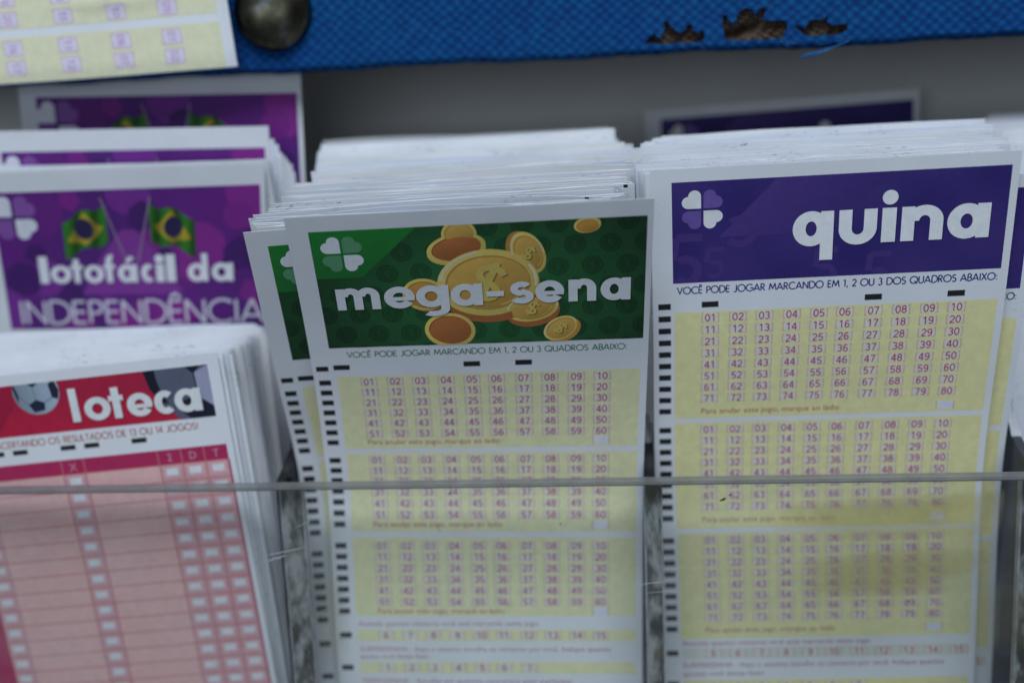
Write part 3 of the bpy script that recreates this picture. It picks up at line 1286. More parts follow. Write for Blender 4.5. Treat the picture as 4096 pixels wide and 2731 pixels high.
# ------------------------------------------------------------------ slips with readable fronts
MEGA = [(0.0000, (-0.0024, -0.0154, 0.1897), (0.9999, 0.0000, 0.0158)), (0.0439, (-0.0040, 0.0048, 0.1508), (1.0000, 0, 0.0060)),
        (0.0772, (-0.0054, 0.0159, 0.1194), (1.0000, 0, -0.0082)), (0.0973, (-0.0060, 0.0173, 0.0994), (1.0000, 0, -0.0093)),
        (0.1229, (-0.0066, 0.0181, 0.0739), (1.0000, 0, -0.0017)), (0.187, (-0.0075, 0.0190, 0.0098), (1.0, 0, -0.0017))]
MEGA2 = [(0.0000, (-0.0131, -0.0118, 0.1876), (0.9990, 0, 0.0436)), (0.0484, (-0.0143, 0.0103, 0.1448), (0.9990, 0, 0.0436)),
         (0.0751, (-0.0139, 0.0194, 0.1200), (0.9990, 0, 0.0436)), (0.1341, (-0.0130, 0.0203, 0.0608), (0.9990, 0, 0.0436)),
         (0.187, (-0.0110, 0.0205, 0.0085), (0.9990, 0, 0.0436))]
QUINA = [(0.0000, (0.0797, 0.0005, 0.1964), (0.9999, 0, 0.0156)), (0.0367, (0.0801, 0.0098, 0.1609), (0.9998, 0, 0.0176)),
         (0.0813, (0.0802, 0.0212, 0.1177), (1.0000, 0, 0.0082)), (0.1247, (0.0812, 0.0257, 0.0746), (0.9998, 0, 0.0195)),
         (0.187, (0.0815, 0.0280, 0.0124), (0.9998, 0, 0.0150))]
LOTECA = [(0.0000, (-0.1112, 0.0073, 0.1513), (0.9965, 0, 0.0837)), (0.0248, (-0.1102, 0.0103, 0.1268), (0.9965, 0, 0.0837)),
          (0.0950, (-0.1062, 0.0171, 0.0570), (0.9965, 0, 0.0837)), (0.150, (-0.1020, 0.0190, 0.0040), (0.9965, 0, 0.0837))]
LOTF = [(0.0000, (-0.1038, 0.0347, 0.2007), (1.0000, 0, -0.0039)), (0.0562, (-0.1115, 0.0515, 0.1475), (0.9997, 0, -0.0200)),
        (0.120, (-0.1150, 0.0580, 0.0840), (1, 0, 0)), (0.187, (-0.1150, 0.0600, 0.0170), (1, 0, 0))]
LOTF2 = [(0.0000, (-0.1049, 0.0449, 0.2113), (0.9997, 0, -0.0234)), (0.0562, (-0.1090, 0.0545, 0.1560), (1, 0, -0.0200)),
         (0.187, (-0.1090, 0.0640, 0.0260), (1, 0, 0))]
LOTB = [(0.0000, (-0.0972, 0.0535, 0.2262), (0.9996, 0, -0.0274)), (0.0600, (-0.1000, 0.0590, 0.1665), (0.9996, 0, -0.0300)),
        (0.187, (-0.1000, 0.0690, 0.0400), (0.9996, 0, -0.0300))]
QUINAB = [(0.0000, (0.0814, 0.0945, 0.2124), (0.9994, 0, 0.0360)), (0.0600, (0.0825, 0.0960, 0.1525), (0.9991, 0, 0.0400)),
          (0.187, (0.0825, 0.0970, 0.0255), (0.9991, 0, 0.0400))]


def dollar(pr, cx, cy, s, w, col, rot=0.0):
    c, sn = math.cos(rot), math.sin(rot)
    for st in ([(0, 0.62), (0, -0.62)], _el(0.02, 0.22, 0.30, 0.22, 30, 270, 10) + _el(0.0, -0.22, 0.30, 0.22, 90, -150, 10)):
        pr.stroke([(cx + (x * c - y * sn) * s, cy - (x * sn + y * c) * s) for x, y in st], w, col)
        pr.layer += 0.3


def mega_front(sh, root, full=True):
    pr = Print(sh, root)
    pr.start()
    H = (5.0, 4.2, 81.2, 38.0)
    pr.clip = H

    def bgc(u, v):
        d = math.hypot((u - 44) / 40, (v - 23) / 26)
        k = max(0.0, min(1.0, 1.15 - d))
        return (0.012 + 0.022 * k, 0.050 + 0.140 * k, 0.018 + 0.036 * k)
    for j in range(14):
        for i in range(24):
            du, dv = (H[2] - H[0]) / 24, (H[3] - H[1]) / 14
            pr.poly([(H[0] + i * du, H[1] + j * dv), (H[0] + (i + 1) * du, H[1] + j * dv), (H[0] + (i + 1) * du, H[1] + (j + 1) * dv), (H[0] + i * du, H[1] + (j + 1) * dv)], bgc)
    # faint coin pattern
    for r in range(7):
        for k in range(12):
            cx = 6.0 + 7.9 * k + (3.95 if r % 2 else 0)
            cy = 5.0 + 5.8 * r
            if cy < 19 and cx < 31 - (cy - 4) * 1.0:
                continue
            pr.layer = 2
            pr.ellipse(cx, cy, 2.55, 2.55, lambda u, v: tuple(c * 0.62 for c in bgc(u, v)), n=24)
            pr.layer = 3
            pr.arc(cx, cy, 2.0, 2.0, 0.28, 0.28, 0, 360, lambda u, v: tuple(c * 0.82 for c in bgc(u, v)), 20)
            dollar(pr, cx, cy, 1.9, 0.32, lambda u, v: tuple(c * 0.85 for c in bgc(u, v)))
    pr.layer = 4
    pr.poly([(5.0, 4.2), (29.6, 4.2), (15.9, 17.3), (5.0, 17.3)], lambda u, v: (0.018, 0.190 + 0.004 * (17 - v), 0.035))
    hdr = pr.build('header', root)
    pr.start(6)
    pr.clip = H
    clover(pr, 12.0, 10.6, 9.6, WHITE, (0.13, 0.36, 0.18))
    pr.build('clover_emblem', hdr)
    if not full:
        return
    GOLD, RIM, BRN, ORG = (0.66, 0.39, 0.085), (0.78, 0.58, 0.14), (0.47, 0.16, 0.045), (0.62, 0.30, 0.06)

    def coin(cx, cy, rx, ry, rot, face, thick, edge=BRN, ring=True, sign=0.0):
        pr.start(6)
        pr.clip = H
        pr.layer = coin.z
        pr.ellipse(cx + thick[0], cy + thick[1], rx, ry, edge, rot)
        pr.layer += 0.5
        pr.ellipse(cx + thick[0] * 0.5, cy + thick[1] * 0.5, rx, ry, edge, rot)
        pr.layer += 0.5
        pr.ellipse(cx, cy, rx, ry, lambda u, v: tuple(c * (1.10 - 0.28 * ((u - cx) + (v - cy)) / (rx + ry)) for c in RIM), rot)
        pr.layer += 0.5
        pr.ellipse(cx, cy, rx * 0.84, ry * 0.82, tuple(c * 0.84 for c in face), rot)
        pr.layer += 0.5
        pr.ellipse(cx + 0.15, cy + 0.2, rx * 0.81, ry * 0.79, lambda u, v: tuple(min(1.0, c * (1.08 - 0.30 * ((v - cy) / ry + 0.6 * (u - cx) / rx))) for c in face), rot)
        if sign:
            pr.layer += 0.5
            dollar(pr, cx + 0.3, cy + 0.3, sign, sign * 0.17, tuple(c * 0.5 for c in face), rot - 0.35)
            pr.layer += 0.3
            dollar(pr, cx, cy, sign, sign * 0.17, RIM, rot - 0.35)
        if sign:
            pr.layer += 0.4
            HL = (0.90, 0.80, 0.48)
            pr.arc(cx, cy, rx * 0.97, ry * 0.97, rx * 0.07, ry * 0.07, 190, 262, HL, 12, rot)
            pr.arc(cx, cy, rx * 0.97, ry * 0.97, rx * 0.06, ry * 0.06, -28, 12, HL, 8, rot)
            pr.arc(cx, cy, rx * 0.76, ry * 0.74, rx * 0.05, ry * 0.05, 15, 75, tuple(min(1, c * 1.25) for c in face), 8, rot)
        coin.z += 0.35
        return pr.build('coin_picture', hdr)
    coin.z = 5.0
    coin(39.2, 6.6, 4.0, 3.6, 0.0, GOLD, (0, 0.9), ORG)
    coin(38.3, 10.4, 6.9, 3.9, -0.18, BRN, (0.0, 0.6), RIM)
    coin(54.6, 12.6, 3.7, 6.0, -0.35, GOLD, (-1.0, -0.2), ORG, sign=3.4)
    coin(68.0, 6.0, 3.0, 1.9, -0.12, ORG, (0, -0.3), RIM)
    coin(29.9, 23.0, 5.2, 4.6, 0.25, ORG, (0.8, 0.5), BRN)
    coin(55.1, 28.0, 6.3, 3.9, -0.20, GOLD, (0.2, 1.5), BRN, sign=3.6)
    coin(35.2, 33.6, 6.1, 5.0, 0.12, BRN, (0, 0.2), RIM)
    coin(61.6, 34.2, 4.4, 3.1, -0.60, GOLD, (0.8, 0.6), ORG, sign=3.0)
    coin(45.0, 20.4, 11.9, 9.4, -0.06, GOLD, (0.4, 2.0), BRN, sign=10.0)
    spec = [('m', 8.9, 19.3), ('e', 20.3, 27.6), ('g', 27.9, 35.7), ('a', 36.1, 43.6), ('-', 44.5, 48.6), ('s', 49.9, 55.5), ('e', 55.9, 62.6), ('n', 63.6, 70.0), ('a', 71.0, 77.9)]
    pr.start(14.5)
    title(pr, spec, 26.6, 6.2, 2.1, (0.02, 0.03, 0.012), 0.25, 0.35)
    pr.build('title_shadow', hdr, M_SHADE)
    pr.start(16.5)
    title(pr, spec, 26.6, 6.2, 2.1, WHITE)
    pr.build('title', hdr)
    pr.start()
    caps(pr, 'VOCÊ PODE JOGAR MARCANDO EM 1, 2 OU 3 QUADROS ABAIXO:', 9.3, 77.4, 41.0, 1.65, 0.24, (0.02, 0.17, 0.055))
    pr.build('caption', root)


def mega_body(sh, root):
    pr = Print(sh, root)
    pr.start()
    for u in (7.4, 39.8, 52.5):
        pr.start()
        mark(pr, u, 44.0, 4.1, 1.5)
        pr.build('top_mark', root)
    pr.start()
    mark(pr, 2.5, 44.3, 3.1, 1.5)
    for v0, n in ((48.6, 7), (72.75, 7), (97.3, 7)):
        for k in range(n):
            mark(pr, 2.7, v0 + 3.1 * k, 3.0)
    for v in (122.8, 132.3, 141.5):
        mark(pr, 2.7, v, 3.2)
    pr.build('timing_marks', root)
    for k, (a, b, v0) in enumerate(((46.8, 69.2, 48.6), (70.8, 93.4, 72.75), (95.0, 117.3, 97.3))):
        pr.start()
        pr.rect(5.9, a, 80.8, b, YEL)
        pn = pr.build('number_panel', root)
        pr.start(2)
        number_rows(pr, 1, 6, v0)
        annul(pr, v0 + 18.7)
        pr.build('numbers', pn)
    pr.start()
    for a, b in ((121.2, 124.6), (130.6, 134.0), (140.0, 143.6)):
        pr.rect(5.9, a, 80.8, b, YEL)
    pn = pr.build('option_strip', root)
    pr.start(2)
    number_rows(pr, 0, 1, 122.9, labels=[str(k) for k in range(6, 16)])
    number_rows(pr, 0, 1, 132.3, cols=UCOL[:7], labels=[str(k) for k in range(1, 8)])
    number_rows(pr, 0, 1, 141.8, cols=UCOL[:4], labels=['2', '4', '8', '12'])
    pr.build('numbers', pn)
    pr.start(1)
    c = (0.50, 0.16, 0.20)
    text(pr, 'Assinale quantos números você está marcando neste jogo:', 6.3, 120.2, 1.55, c, width=49)
    text(pr, 'SURPRESINHA - Aqui o sistema escolhe os números por você. Indique quantas', 6.3, 127.6, 1.55, c, width=68)
    text(pr, 'apostas você deseja fazer:', 6.3, 129.7, 1.55, c, width=19)
    text(pr, 'TEIMOSINHA - Escolha em quantos concursos quer participar:', 6.3, 136.9, 1.55, c, width=58)
    pr.build('small_print', root)


sh = Sheet(MEGA)
mega = paper('lottery_slip', sh, 0.187, M_PAPER, dv=0.00125)
tag(mega, 'green headed slip with gold coins and white lettering leaning over the front panel', 'lottery slip')
mega_front(sh, mega)
mega_body(sh, mega)
sh = Sheet(MEGA2)
mega2 = paper('lottery_slip', sh, 0.187, M_PAPER, dv=0.00125)
tag(mega2, 'tilted green headed slip peeping out behind the slip with gold coins', 'lottery slip')
mega_front(sh, mega2, full=False)
mega_body(sh, mega2)


def five(pr, cx, cy, h, col):
    w = h * 0.6
    t = h * 0.17
    pr.stroke([(cx + w / 2, cy - h / 2), (cx - w * 0.36, cy - h / 2), (cx - w * 0.44, cy - h * 0.04)], t, col)
    pr.layer += 0.3
    pr.arc(cx - w * 0.02, cy + h * 0.19, w * 0.52, h * 0.33, t, t, -130, 140, col, 20)
    pr.layer -= 0.3


def quina_front(sh, root, words=True):
    pr = Print(sh, root)
    pr.start()
    H = (4.9, 3.2, 80.8, 28.2)
    pr.clip = H

    def bgc(u, v):
        k = 0.5 + 0.3 * math.sin(u * 0.13 + v * 0.22) + 0.2 * math.sin(u * 0.31 - v * 0.17)
        return (0.030 + 0.022 * k, 0.018 + 0.012 * k, 0.150 + 0.035 * k)
    for j in range(12):
        for i in range(26):
            du, dv = (H[2] - H[0]) / 26, (H[3] - H[1]) / 12
            pr.poly([(H[0] + i * du, H[1] + j * dv), (H[0] + (i + 1) * du, H[1] + j * dv), (H[0] + (i + 1) * du, H[1] + (j + 1) * dv), (H[0] + i * du, H[1] + (j + 1) * dv)], bgc)
    pr.layer = 2
    LT = (0.075, 0.038, 0.21)
    for k in range(10):      # slightly lighter diagonal band beside the emblem corner
        a, b = k / 10, (k + 1) / 10
        f = 1 - (a + b) / 2
        col = tuple(LT[i] * f + bgc(35, 10)[i] * (1 - f) for i in range(3))
        w = 26
        pr.poly([(29.0 + w * a, 3.2), (29.0 + w * b, 3.2), (15.8 + w * b, 17.0), (15.8 + w * a, 17.0)], col)
    FV = (0.066, 0.034, 0.19)
    pr.layer = 3
    for cx, cy, h in ((8.2, 22.8, 12.0), (14.8, 23.6, 7.2), (20.6, 14.4, 12.0), (40.6, 26.0, 9.0), (52.8, 27.6, 9.0)):
        if cx == 20.6:
            pr.arc(cx, cy + 1.5, 4.2, 4.0, 1.9, 1.9, -130, 140, FV, 20)
        else:
            five(pr, cx, cy, h, FV)
    hdr = pr.build('header', root)
    pr.start(5)
    pr.clip = H
    clover(pr, 11.9, 10.0, 9.4, (0.82, 0.82, 0.80), (0.16, 0.095, 0.36))
    pr.build('clover_emblem', hdr)
    if not words:
        return
    spec = [('q', 32.7, 42.0), ('u', 43.2, 51.8), ('i', 52.9, 56.1), ('n', 57.3, 66.7), ('a', 67.6, 77.1)]
    pr.start(5)
    title(pr, spec, 20.25, 8.35, 2.95, (0.012, 0.008, 0.06), 0.25, 0.30)
    pr.build('title_shadow', hdr, M_SHADE)
    pr.start(7)
    title(pr, spec, 20.25, 8.35, 2.95, (0.88, 0.88, 0.86))
    pr.build('title', hdr)


def quina_body(sh, root):
    pr = Print(sh, root)
    pr.start()
    caps(pr, 'VOCÊ PODE JOGAR MARCANDO EM 1, 2 OU 3 DOS QUADROS ABAIXO:', 5.9, 80.2, 31.0, 1.75, 0.30, (0.045, 0.030, 0.20))
    pr.build('caption', root)
    pr.start()
    for u in (13.7, 52.1, 71.2):
        pr.start()
        mark(pr, u, 34.0, 4.0, 1.5)
        pr.build('top_mark', root)
    pr.start()
    for v0, n in ((34.2, 10), (69.0, 9), (101.0, 9)):
        for k in range(n):
            mark(pr, 2.8, v0 + (3.25 if n == 10 else 3.2) * k, 3.0)
    for v in (133.8, 143.0):
        mark(pr, 2.8, v, 3.2)
    pr.build('timing_marks', root)
    for a, b, v0 in ((35.9, 65.6, 37.5), (67.0, 97.6, 69.0), (99.0, 129.6, 101.0)):
        pr.start()
        pr.rect(5.2, a, 80.9, b, (0.85, 0.79, 0.39))
        pn = pr.build('number_panel', root)
        pr.start(2)
        number_rows(pr, 1, 8, v0)
        annul(pr, v0 + 26.2)
        pr.build('numbers', pn)
    pr.start()
    pr.rect(5.2, 132.4, 80.9, 135.6, (0.72, 0.71, 0.62))
    pr.rect(5.2, 142.0, 80.9, 146.0, (0.85, 0.79, 0.39))
    pn = pr.build('option_strip', root)
    pr.start(2)
    number_rows(pr, 0, 1, 134.0, cols=UCOL + [78.2], labels=[str(k) for k in range(5, 16)])
    number_rows(pr, 0, 1, 144.0, cols=UCOL[:7], labels=[str(k) for k in range(1, 8)])
    pr.build('numbers', pn)
    pr.start(1)
    c = (0.46, 0.08, 0.13)
    text(pr, 'Assinale quantos números você está marcando neste jogo:', 5.6, 131.6, 1.6, c, width=50)
    text(pr, 'SURPRESINHA - Aqui o sistema escolhe os números por você. Indique quantas', 5.6, 138.2, 1.6, c, width=69)
    text(pr, 'apostas você deseja fazer:', 5.6, 140.7, 1.6, c, width=22)
    pr.build('small_print', root)


sh = Sheet(QUINA)
quina = paper('lottery_slip', sh, 0.187, M_PAPER, dv=0.00125)
tag(quina, 'violet headed slip with large white lettering leaning at the front of the right stack', 'lottery slip')
quina_front(sh, quina)
quina_body(sh, quina)
q2 = [(t, (c[0] + 0.0059, c[1] + 0.0042, c[2] - 0.0056), (0.9998, 0, 0.022)) for t, c, d in QUINA]
sh = Sheet(q2)
quina2 = paper('lottery_slip', sh, 0.187, M_PAPER, dv=0.00125)
tag(quina2, 'violet headed slip sticking out at the right edge behind the front violet slip', 'lottery slip')
quina_front(sh, quina2, False)
quina_body(sh, quina2)
sh = Sheet(QUINAB)
qb = paper('lottery_slip', sh, 0.187, M_PAPER, dv=0.002)
tag(qb, 'violet headed slip standing alone against the grey wall behind the right stack', 'lottery slip')
quina_front(sh, qb)


def flag(pr, cx, cy, sx, sy, flip):
    """small rippling green flag with yellow lozenge and dark blue disc"""
    G = lambda u, v: tuple(c * (0.62 + 0.38 * math.sin((u - cx) * 1.15 + 0.8 + v * 0.1)) for c in (0.040, 0.235, 0.020))
    n = 10
    def X(a, b):
        # a along the cloth away from the pole (0..1), b down (0..1)
        return (cx + flip * a * sx, cy + b * sy + a * 4.2 + 0.9 * math.sin(a * 8.5) - (1 - a) * 0.5)
    for i in range(n):
        a0, a1 = i / n, (i + 1) / n
        k = 1 - 0.22 * a0
        pr.poly([X(a0, 0), X(a1, 0), X(a1, 0.86), X(a0, 0.95)], G)
    pr.layer += 0.6
    Y = lambda u, v: tuple(c * (0.70 + 0.30 * math.sin((u - cx) * 1.15 + 0.8 + v * 0.1)) for c in (0.55, 0.42, 0.03))
    dm = lambda a: 0.40 * (1 - abs(a - 0.5) / 0.42)
    for i in range(12):
        a0, a1 = 0.08 + 0.84 * i / 12, 0.08 + 0.84 * (i + 1) / 12
        pr.poly([X(a0, 0.46 - dm(a0)), X(a1, 0.46 - dm(a1)), X(a1, 0.46 + dm(a1)), X(a0, 0.46 + dm(a0))], Y)
    pr.layer += 0.6
    c = X(0.52, 0.46)
    pr.ellipse(c[0], c[1], sx * 0.21, sy * 0.26, (0.025, 0.018, 0.07), 0.35 * flip)


def loto_front(sh, root, words=True):
    pr = Print(sh, root)
    pr.start()
    H = (4.9, 5.9, 81.2, 49.0)
    pr.clip = H

    def bgc(u, v):
        k = 0.5 + 0.5 * math.sin(u * 0.11 + v * 0.05)
        return (0.095 + 0.045 * k, 0.018, 0.185 + 0.04 * k)
    for j in range(12):
        for i in range(20):
            du, dv = (H[2] - H[0]) / 20, (H[3] - H[1]) / 12
            pr.poly([(H[0] + i * du, H[1] + j * dv), (H[0] + (i + 1) * du, H[1] + j * dv), (H[0] + (i + 1) * du, H[1] + (j + 1) * dv), (H[0] + i * du, H[1] + (j + 1) * dv)], bgc)
    rnd = random.Random(11)
    for k in range(34):
        pr.layer = 2 + k * 0.06
        r = rnd.uniform(3.0, 7.5)
        cx, cy = rnd.uniform(5, 81), rnd.uniform(6, 48)
        c = rnd.choice([(0.22, 0.022, 0.25), (0.15, 0.02, 0.22), (0.065, 0.014, 0.14), (0.26, 0.025, 0.27), (0.19, 0.03, 0.28)])
        pr.ellipse(cx, cy, r, r, c, rnd.uniform(0, 3), rnd.choice((5, 6, 7, 20)))
    pr.layer = 4.4
    pr.poly([(28, 38), (34, 27), (41, 18), (45, 18), (52, 26), (58, 38)], (0.24, 0.045, 0.31))
    hdr = pr.build('header', root)
    pr.start(6)
    pr.clip = H
    clover(pr, 10.6, 13.6, 13.2, (0.80, 0.80, 0.84), (0.27, 0.10, 0.38))
    pr.build('clover_emblem', hdr)
    for cx, fl, px in ((37.2, -1, ((36.0, 8.2), (42.0, 28.0))), (49.6, 1, ((50.3, 8.4), (45.3, 28.0)))):
        pr.start(6)
        pr.clip = H
        flag(pr, cx, 10.6, 12.8, 12.6, fl)
        pr.layer = 7.6
        pr.stroke(list(px), 0.45, (0.30, 0.22, 0.30))
        pr.build('flag_picture', hdr)
    if not words:
        return
    f = lambda x: 15.7 + (x - 235) * 0.041
    spec = [('l', f(240), f(305)), ('o', f(320), f(470)), ('t', f(464), f(558)), ('o', f(562), f(705)), ('f', f(704), f(802)), ('á', f(805), f(945)),
            ('c', f(972), f(1062)), ('i', f(1078), f(1138)), ('l', f(1152), f(1218)), ('d', f(1303), f(1447)), ('a', f(1472), f(1625))]
    pr.start(8.5)
    title(pr, spec, 34.2, 5.5, 1.75, (0.03, 0.008, 0.06), 0.35, 0.4)
    pr.build('title_shadow', hdr, M_SHADE)
    pr.start(10.5)
    title(pr, spec, 34.2, 5.5, 1.75, (0.88, 0.88, 0.88))
    pr.build('title', hdr)
    pr.start(8)
    caps(pr, 'INDEPENDÊNCIA', 8.4, 80.9, 47.2, 7.2, 0.85, (0.74, 0.70, 0.76), gap=0.10)
    pr.build('subtitle', hdr)


for nm, ctrl, lab, w in (('front', LOTF, 'purple headed slip with two green flags and white lettering at the front of its stack', True),
                         ('mid', LOTF2, 'purple headed slip whose top strip shows just behind the slip with two flags', True),
                         ('back', LOTB, 'shaded purple headed slip rising under the blue board behind the left stack', True)):
    sh = Sheet(ctrl)
    o = paper('lottery_slip', sh, 0.187, M_PAPER, dv=0.0015)
    tag(o, lab, 'lottery slip')
    loto_front(sh, o, w)

# red football slip
sh = Sheet(LOTECA)
lot = paper('lottery_slip', sh, 0.150, M_PAPER, dv=0.00125)
tag(lot, 'red headed football slip with pink table of empty boxes at the lower left', 'lottery slip')
pr = Print(sh, lot)
H = (3.0, 2.9, 79.5, 16.9)
pr.start()
pr.clip = H
CR = (0.33, 0.014, 0.050)
pr.rect(*H, lambda u, v: (0.47 - 0.05 * math.sin(v * 0.3), 0.014, 0.050), nu=10)
pr.layer = 2
pr.poly([(3, 2.9), (31.0, 2.9), (20.0, 16.9), (3, 16.9)], (0.38, 0.010, 0.045))
hdr = pr.build('header', lot)
# big ball at the right
pr.start(3)
pr.clip = H
pr.poly([(62.3, 2.9), (79.5, 2.9), (79.5, 16.9), (70.2, 16.9), (66.0, 12.0), (63.4, 8.0)], (0.11, 0.12, 0.17))
pr.layer = 4
pr.poly([(62.3, 2.9), (65.4, 2.9), (65.6, 6.0), (66.4, 9.4), (67.8, 12.2), (66.0, 12.0), (63.4, 8.0)], (0.010, 0.010, 0.022))
pr.poly([(75.8, 4.6), (79.5, 2.9), (79.5, 14.0), (76.0, 11.2)], (0.36, 0.36, 0.48))
pr.layer = 5
pr.poly([(73.6, 2.9), (77.4, 2.9), (75.8, 4.6), (75.0, 4.6)], (0.012, 0.012, 0.024))
pr.poly([(69.0, 12.8), (75.0, 10.6), (79.5, 14.0), (79.5, 16.9), (73.0, 16.9)], (0.014, 0.013, 0.030))
pr.layer = 5.5
pr.stroke([(75.5, 4.4), (75.7, 9.5), (76.0, 11.2)], 0.28, (0.02, 0.02, 0.035))
pr.build('football_picture', hdr)
# small ball
pr.start(3)
pr.clip = H
bx, by, br = 33.2, 5.2, 6.3
pr.ellipse(bx, by, br, br, lambda u, v: tuple(c * (0.75 + 0.25 * (u - bx) / br) for c in (0.42, 0.52, 0.60)))
pr.layer = 4
NAVY = (0.016, 0.022, 0.045)
pr.poly([(bx - 2.6, by + 3.4), (bx - 0.4, by + 2.2), (bx + 1.8, by + 3.2), (bx + 1.6, by + 5.2), (bx - 1.4, by + 5.6)], NAVY)
pr.poly([(bx + 3.6, by - 1.6), (bx + 5.2, by - 3.2), (bx + 6.2, by + 0.2), (bx + 5.6, by + 2.6), (bx + 4.0, by + 2.0)], NAVY)
pr.poly([(bx - 6.1, by - 1.6), (bx - 5.6, by - 2.3), (bx - 4.8, by + 0.6), (bx - 5.2, by + 2.9)], NAVY)
pr.poly([(bx - 2.0, by - 2.3), (bx + 0.9, by - 2.3), (bx - 0.6, by - 1.2)], NAVY)
pr.layer = 4.5
for a, b in (((-0.4, 2.2), (-0.7, -1.2)), ((1.8, 3.2), (4.0, 2.0)), ((-2.6, 3.4), (-4.9, 0.7))):
    pr.stroke([(bx + a[0], by + a[1]), (bx + b[0], by + b[1])], 0.25, (0.16, 0.2, 0.24))
pr.build('football_picture', hdr)
f = lambda x: 41.6 + (x - 725) * 0.0249
spec = [('l', f(725), f(810)), ('o', f(868), f(1150)), ('t', f(1142), f(1300)), ('e', f(1330), f(1602)), ('c', f(1622), f(1835)), ('a', f(1838), f(2125))]
pr.start(7)
title(pr, spec, 14.6, 6.2, 2.05, (0.10, 0.004, 0.016), 0.3, 0.4, asc=1.48, slope=0.012)
pr.build('title_shadow', hdr, M_SHADE)
pr.start(9)
title(pr, spec, 14.6, 6.2, 2.05, (0.80, 0.81, 0.78), asc=1.48, slope=0.012)
pr.build('title', hdr)
pr.start()
caps(pr, 'ACERTANDO OS RESULTADOS DE 13 OU 14 JOGOS!', 19.0, 74.2, 19.9, 1.75, 0.27, (0.42, 0.10, 0.05))
pr.build('caption', lot)
pr.start()
for u in (18.8, 25.3, 38.5, 45.0, 57.9):
    mark(pr, u, 21.4, 4.1, 1.35)
pr.build('timing_marks', lot)
pr.start()
MG = (0.46, 0.025, 0.105)
TP = 4.72
T0 = 28.9
NR = 23
pr.rect(3.0, 24.7, 80.8, T0, MG)
pr.rect(3.0, T0, 8.6, 148.0, MG)
pr.rect(8.6, T0, 80.8, 148.0, (0.84, 0.50, 0.46))
pr.layer = 2
LN = (0.62, 0.20, 0.17)
for a, b in ((9.0, 14.6), (35.6, 41.8), (62.0, 68.2), (68.4, 74.4), (74.6, 80.6)):
    pr.rect(a, T0, b, 148.0, (0.70, 0.37, 0.38))
tb = pr.build('match_table', lot)
pr.start(3)
for k in range(26):
    v = T0 + TP * k
    if v < 148:
        pr.rect(8.6, v - 0.14, 80.8, v + 0.14, LN)
pr.layer = 3.5
for u in (8.7, 35.6, 41.8, 62.0, 68.3, 74.5):
    pr.rect(u - 0.14, 24.7, u + 0.14, 148.0, LN)
pr.rect(80.5, T0, 81.0, 148.0, (0.42, 0.03, 0.10))
pr.build('grid_lines', tb)
for u in (11.4, 38.6, 65.1, 71.4, 77.6):
    pr.start(2.6)
    for k in range(24):
        v = T0 + TP * (k + 0.42)
        if v < 146:
            pr.layer = 2.6
            pr.rect(u - 2.35, v - 1.6, u + 2.35, v + 1.6, (0.76, 0.44, 0.45))
            pr.layer = 3
            pr.rect(u - 1.6, v - 0.92, u + 1.6, v + 0.92, (0.80, 0.80, 0.80))
    pr.build('mark_box_column', tb)
pr.start(3)
for s, u in (('X', 38.7), ('2', 65.1), ('D', 71.4), ('T', 77.6)):
    text(pr, s, u, 27.9, 2.2, (0.62, 0.34, 0.36), align='C', sx=0.95)
pr.layer = 3.4
for u in (35.6, 41.8, 62.0, 68.3, 74.5):
    pr.rect(u - 0.13, 24.75, u + 0.13, T0 - 0.1, (0.66, 0.42, 0.38))
pr.build('column_heads', tb)

# ------------------------------------------------------------------ stacks of plain slips


def lerp(keys, s):
    for (a, x), (b, y) in zip(keys, keys[1:]):
        if s <= b:
            k = (s - a) / (b - a)
            return x + (y - x) * max(0.0, k)
    return keys[-1][1]


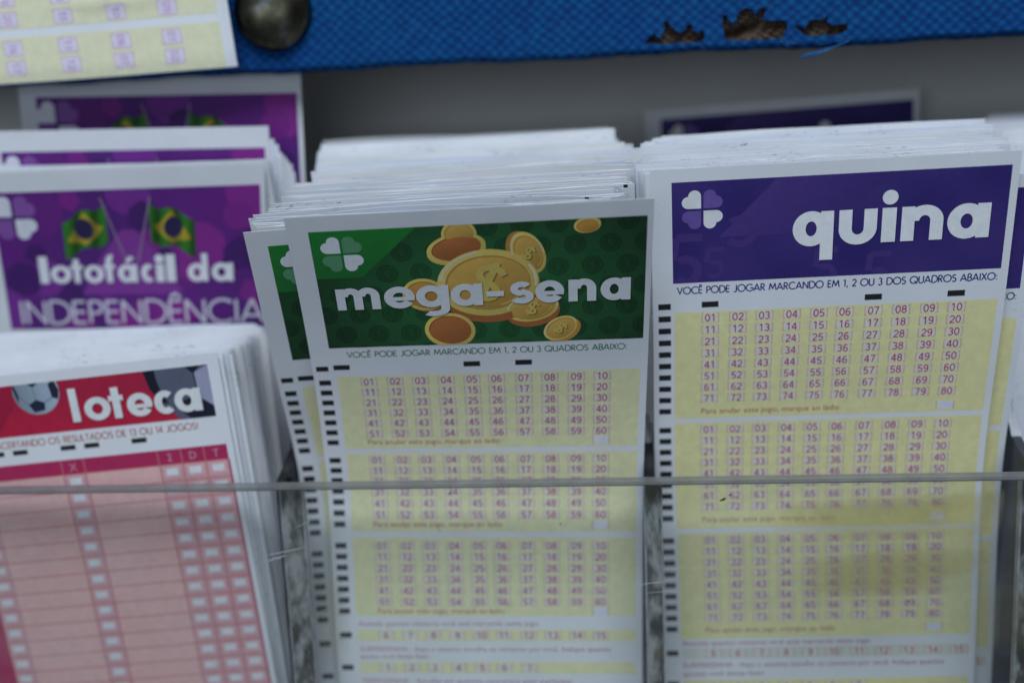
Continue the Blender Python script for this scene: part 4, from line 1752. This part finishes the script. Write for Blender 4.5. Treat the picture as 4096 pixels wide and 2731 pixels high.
def stack(n, Y, Z, X, mid, low, vmid, vmax, rot, label, group, jx=0.0012, jz=0.0006, jr=0.5, seed=1, sag=0.0003):
    rnd = random.Random(seed)
    left, ox, oz, orr = 0, 0.0, 0.0, 0.0
    for i in range(n):
        if left <= 0:                       # bundles of a few slips shifted together
            left = rnd.randint(2, 8)
            ox, oz, orr = rnd.uniform(-1.3, 1.3) * jx, rnd.uniform(-1, 1) * jz, rnd.uniform(-0.6, 0.6) * jr
        left -= 1
        s = (i + 0.5) / n
        y, z, x, r = lerp(Y, s), lerp(Z, s), lerp(X, s), lerp(rot, s)
        x += ox + rnd.uniform(-jx, jx) * (1.3 if rnd.random() < 0.15 else 0.35)
        z += oz + rnd.uniform(-jz, jz) * (1.5 if rnd.random() < 0.15 else 0.4)
        a = math.radians(r + orr + rnd.uniform(-jr, jr) * 0.5)
        ym, yl = lerp(mid, s), lerp(low, s)
        d = (math.cos(a), 0, math.sin(a))
        dxm = math.tan(a)
        c0 = Vector((x, y, z))
        dz1 = math.sqrt(max(1e-6, vmid**2 - (ym - y)**2))
        c1 = Vector((x + dxm * dz1 * 0.6, ym, z - dz1))
        dz2 = math.sqrt(max(1e-6, (vmax - vmid)**2 - (yl - ym)**2))
        c2 = Vector((x + dxm * (dz1 + dz2) * 0.6, yl, z - dz1 - dz2))
        sh = Sheet([(0, c0, d), (vmid, c1, d), (vmax, c2, d)])
        ph, fr, am = rnd.uniform(0, 6.28), rnd.uniform(40, 130), rnd.uniform(0, sag)
        dog = rnd.random()
        cside, cam_ = rnd.choice((0.0, sh.W)), rnd.uniform(0.0, 0.0012) if dog < 0.35 else 0.0

        def wob(u, v, ph=ph, fr=fr, am=am, cside=cside, cam_=cam_):
            k = math.exp(-v / 0.02)
            q = math.exp(-((u - cside) / 0.008) ** 2) * math.exp(-v / 0.006)
            return Vector((0, am * k * math.sin(u * fr + ph) - 0.4 * cam_ * q, -am * 0.9 * k * math.sin(u * fr * 0.6 + ph * 2) - cam_ * q))
        sh.wob = wob
        mt = rnd.choice((M_EDGE, M_EDGE, M_EDGE, M_EDGE, M_EDGE2, M_EDGE3))
        o = paper('lottery_slip', sh, vmax, mt, nu=14, dv=0.011)
        tag(o, label, 'lottery slip', group)
        if n > 70 and i < 34 and i % 5 == 1:
            pr = Print(sh, o)
            pr.start(1)
            u = rnd.uniform(77.0, 81.3)
            pr.rect(u, 0.1, u + 1.0, 0.9, BLACK)
            pr.build('ink_mark', o)


L = lambda *a: list(a)
stack(112, L((0, -0.0100), (0.12, -0.003), (0.35, 0.012), (0.6, 0.033), (1, 0.064)),
      L((0, 0.1876), (0.1, 0.1896), (0.3, 0.1935), (0.6, 0.1985), (1, 0.2052)),
      L((0, -0.0105), (0.1, -0.0095), (0.35, -0.0072), (0.6, -0.0068), (1, -0.0108)),
      L((0, 0.0222), (1, 0.0665)), L((0, 0.0232), (1, 0.068)), 0.078, 0.187, L((0, 1.4), (0.4, 1.2), (1, 0.2)),
      'plain white top edge of a slip packed behind the green slip with gold coins', 'slips packed in the middle stack', jx=0.0021, jz=0.0010, seed=21, sag=0.0009)
stack(70, L((0, 0.0058), (0.5, 0.0225), (1, 0.042)), L((0, 0.1958), (0.2, 0.1975), (0.5, 0.2008), (1, 0.2035)),
      L((0, 0.0795), (0.4, 0.0792), (1, 0.0818)), L((0, 0.0280), (1, 0.052)), L((0, 0.0340), (1, 0.058)), 0.0813, 0.187,
      L((0, 0.9), (1, 0.6)), 'plain white top edge of a slip packed behind the front violet slip', 'slips packed in the right stack', jx=0.0017, jz=0.0008, seed=5, sag=0.0007)
stack(60, L((0, 0.0082), (1, 0.0435)), L((0, 0.1512), (0.3, 0.1530), (0.6, 0.1538), (1, 0.1562)),
      L((0, -0.1108), (0.3, -0.1078), (0.65, -0.1062), (0.8, -0.1090), (1, -0.1140)),
      L((0, 0.0178), (1, 0.0475)), L((0, 0.0200), (1, 0.0510)), 0.090, 0.150, L((0, 4.5), (0.5, 2.5), (1, 1.0)),
      'plain white edge of a slip packed behind the red football slip', 'slips packed behind the football slip', jx=0.0009, jz=0.0005, seed=9)
stack(9, L((0, 0.0356), (1, 0.0440)), L((0, 0.2010), (1, 0.2018)), L((0, -0.1030), (1, -0.1035)),
      L((0, 0.0522), (1, 0.0540)), L((0, 0.0606), (1, 0.0630)), 0.0562, 0.187, L((0, -0.3), (1, -1.0)),
      'plain white top edge of a slip between the two nearer purple slips', 'slips between the purple slips', jx=0.0008, jz=0.0003, seed=13)
stack(8, L((0, 0.0458), (1, 0.0503)), L((0, 0.2085), (0.5, 0.2035), (1, 0.1990)), L((0, -0.1040), (0.4, -0.1020), (1, -0.1000)),
      L((0, 0.0552), (1, 0.0575)), L((0, 0.0650), (1, 0.0682)), 0.0600, 0.180, L((0, -1.2), (1, -1.2)),
      'white side edge of a slip in front of the shaded tallest purple slip', 'slips under the shaded purple slip', jx=0.0006, jz=0.0006, seed=17)
stack(14, L((0, 0.044), (0.4, 0.052), (1, 0.070)), L((0, 0.1965), (0.4, 0.2005), (0.7, 0.2030), (1, 0.2058)),
      L((0, 0.1770), (0.5, 0.1735), (0.75, 0.1750), (1, 0.1800)), L((0, 0.052), (1, 0.074)), L((0, 0.056), (1, 0.080)), 0.080, 0.187,
      L((0, 0.5), (1, 0.5)), 'plain white top edge of a slip in the stack cut off at the right border', 'slips packed in the far right stack', jx=0.0030, seed=31)
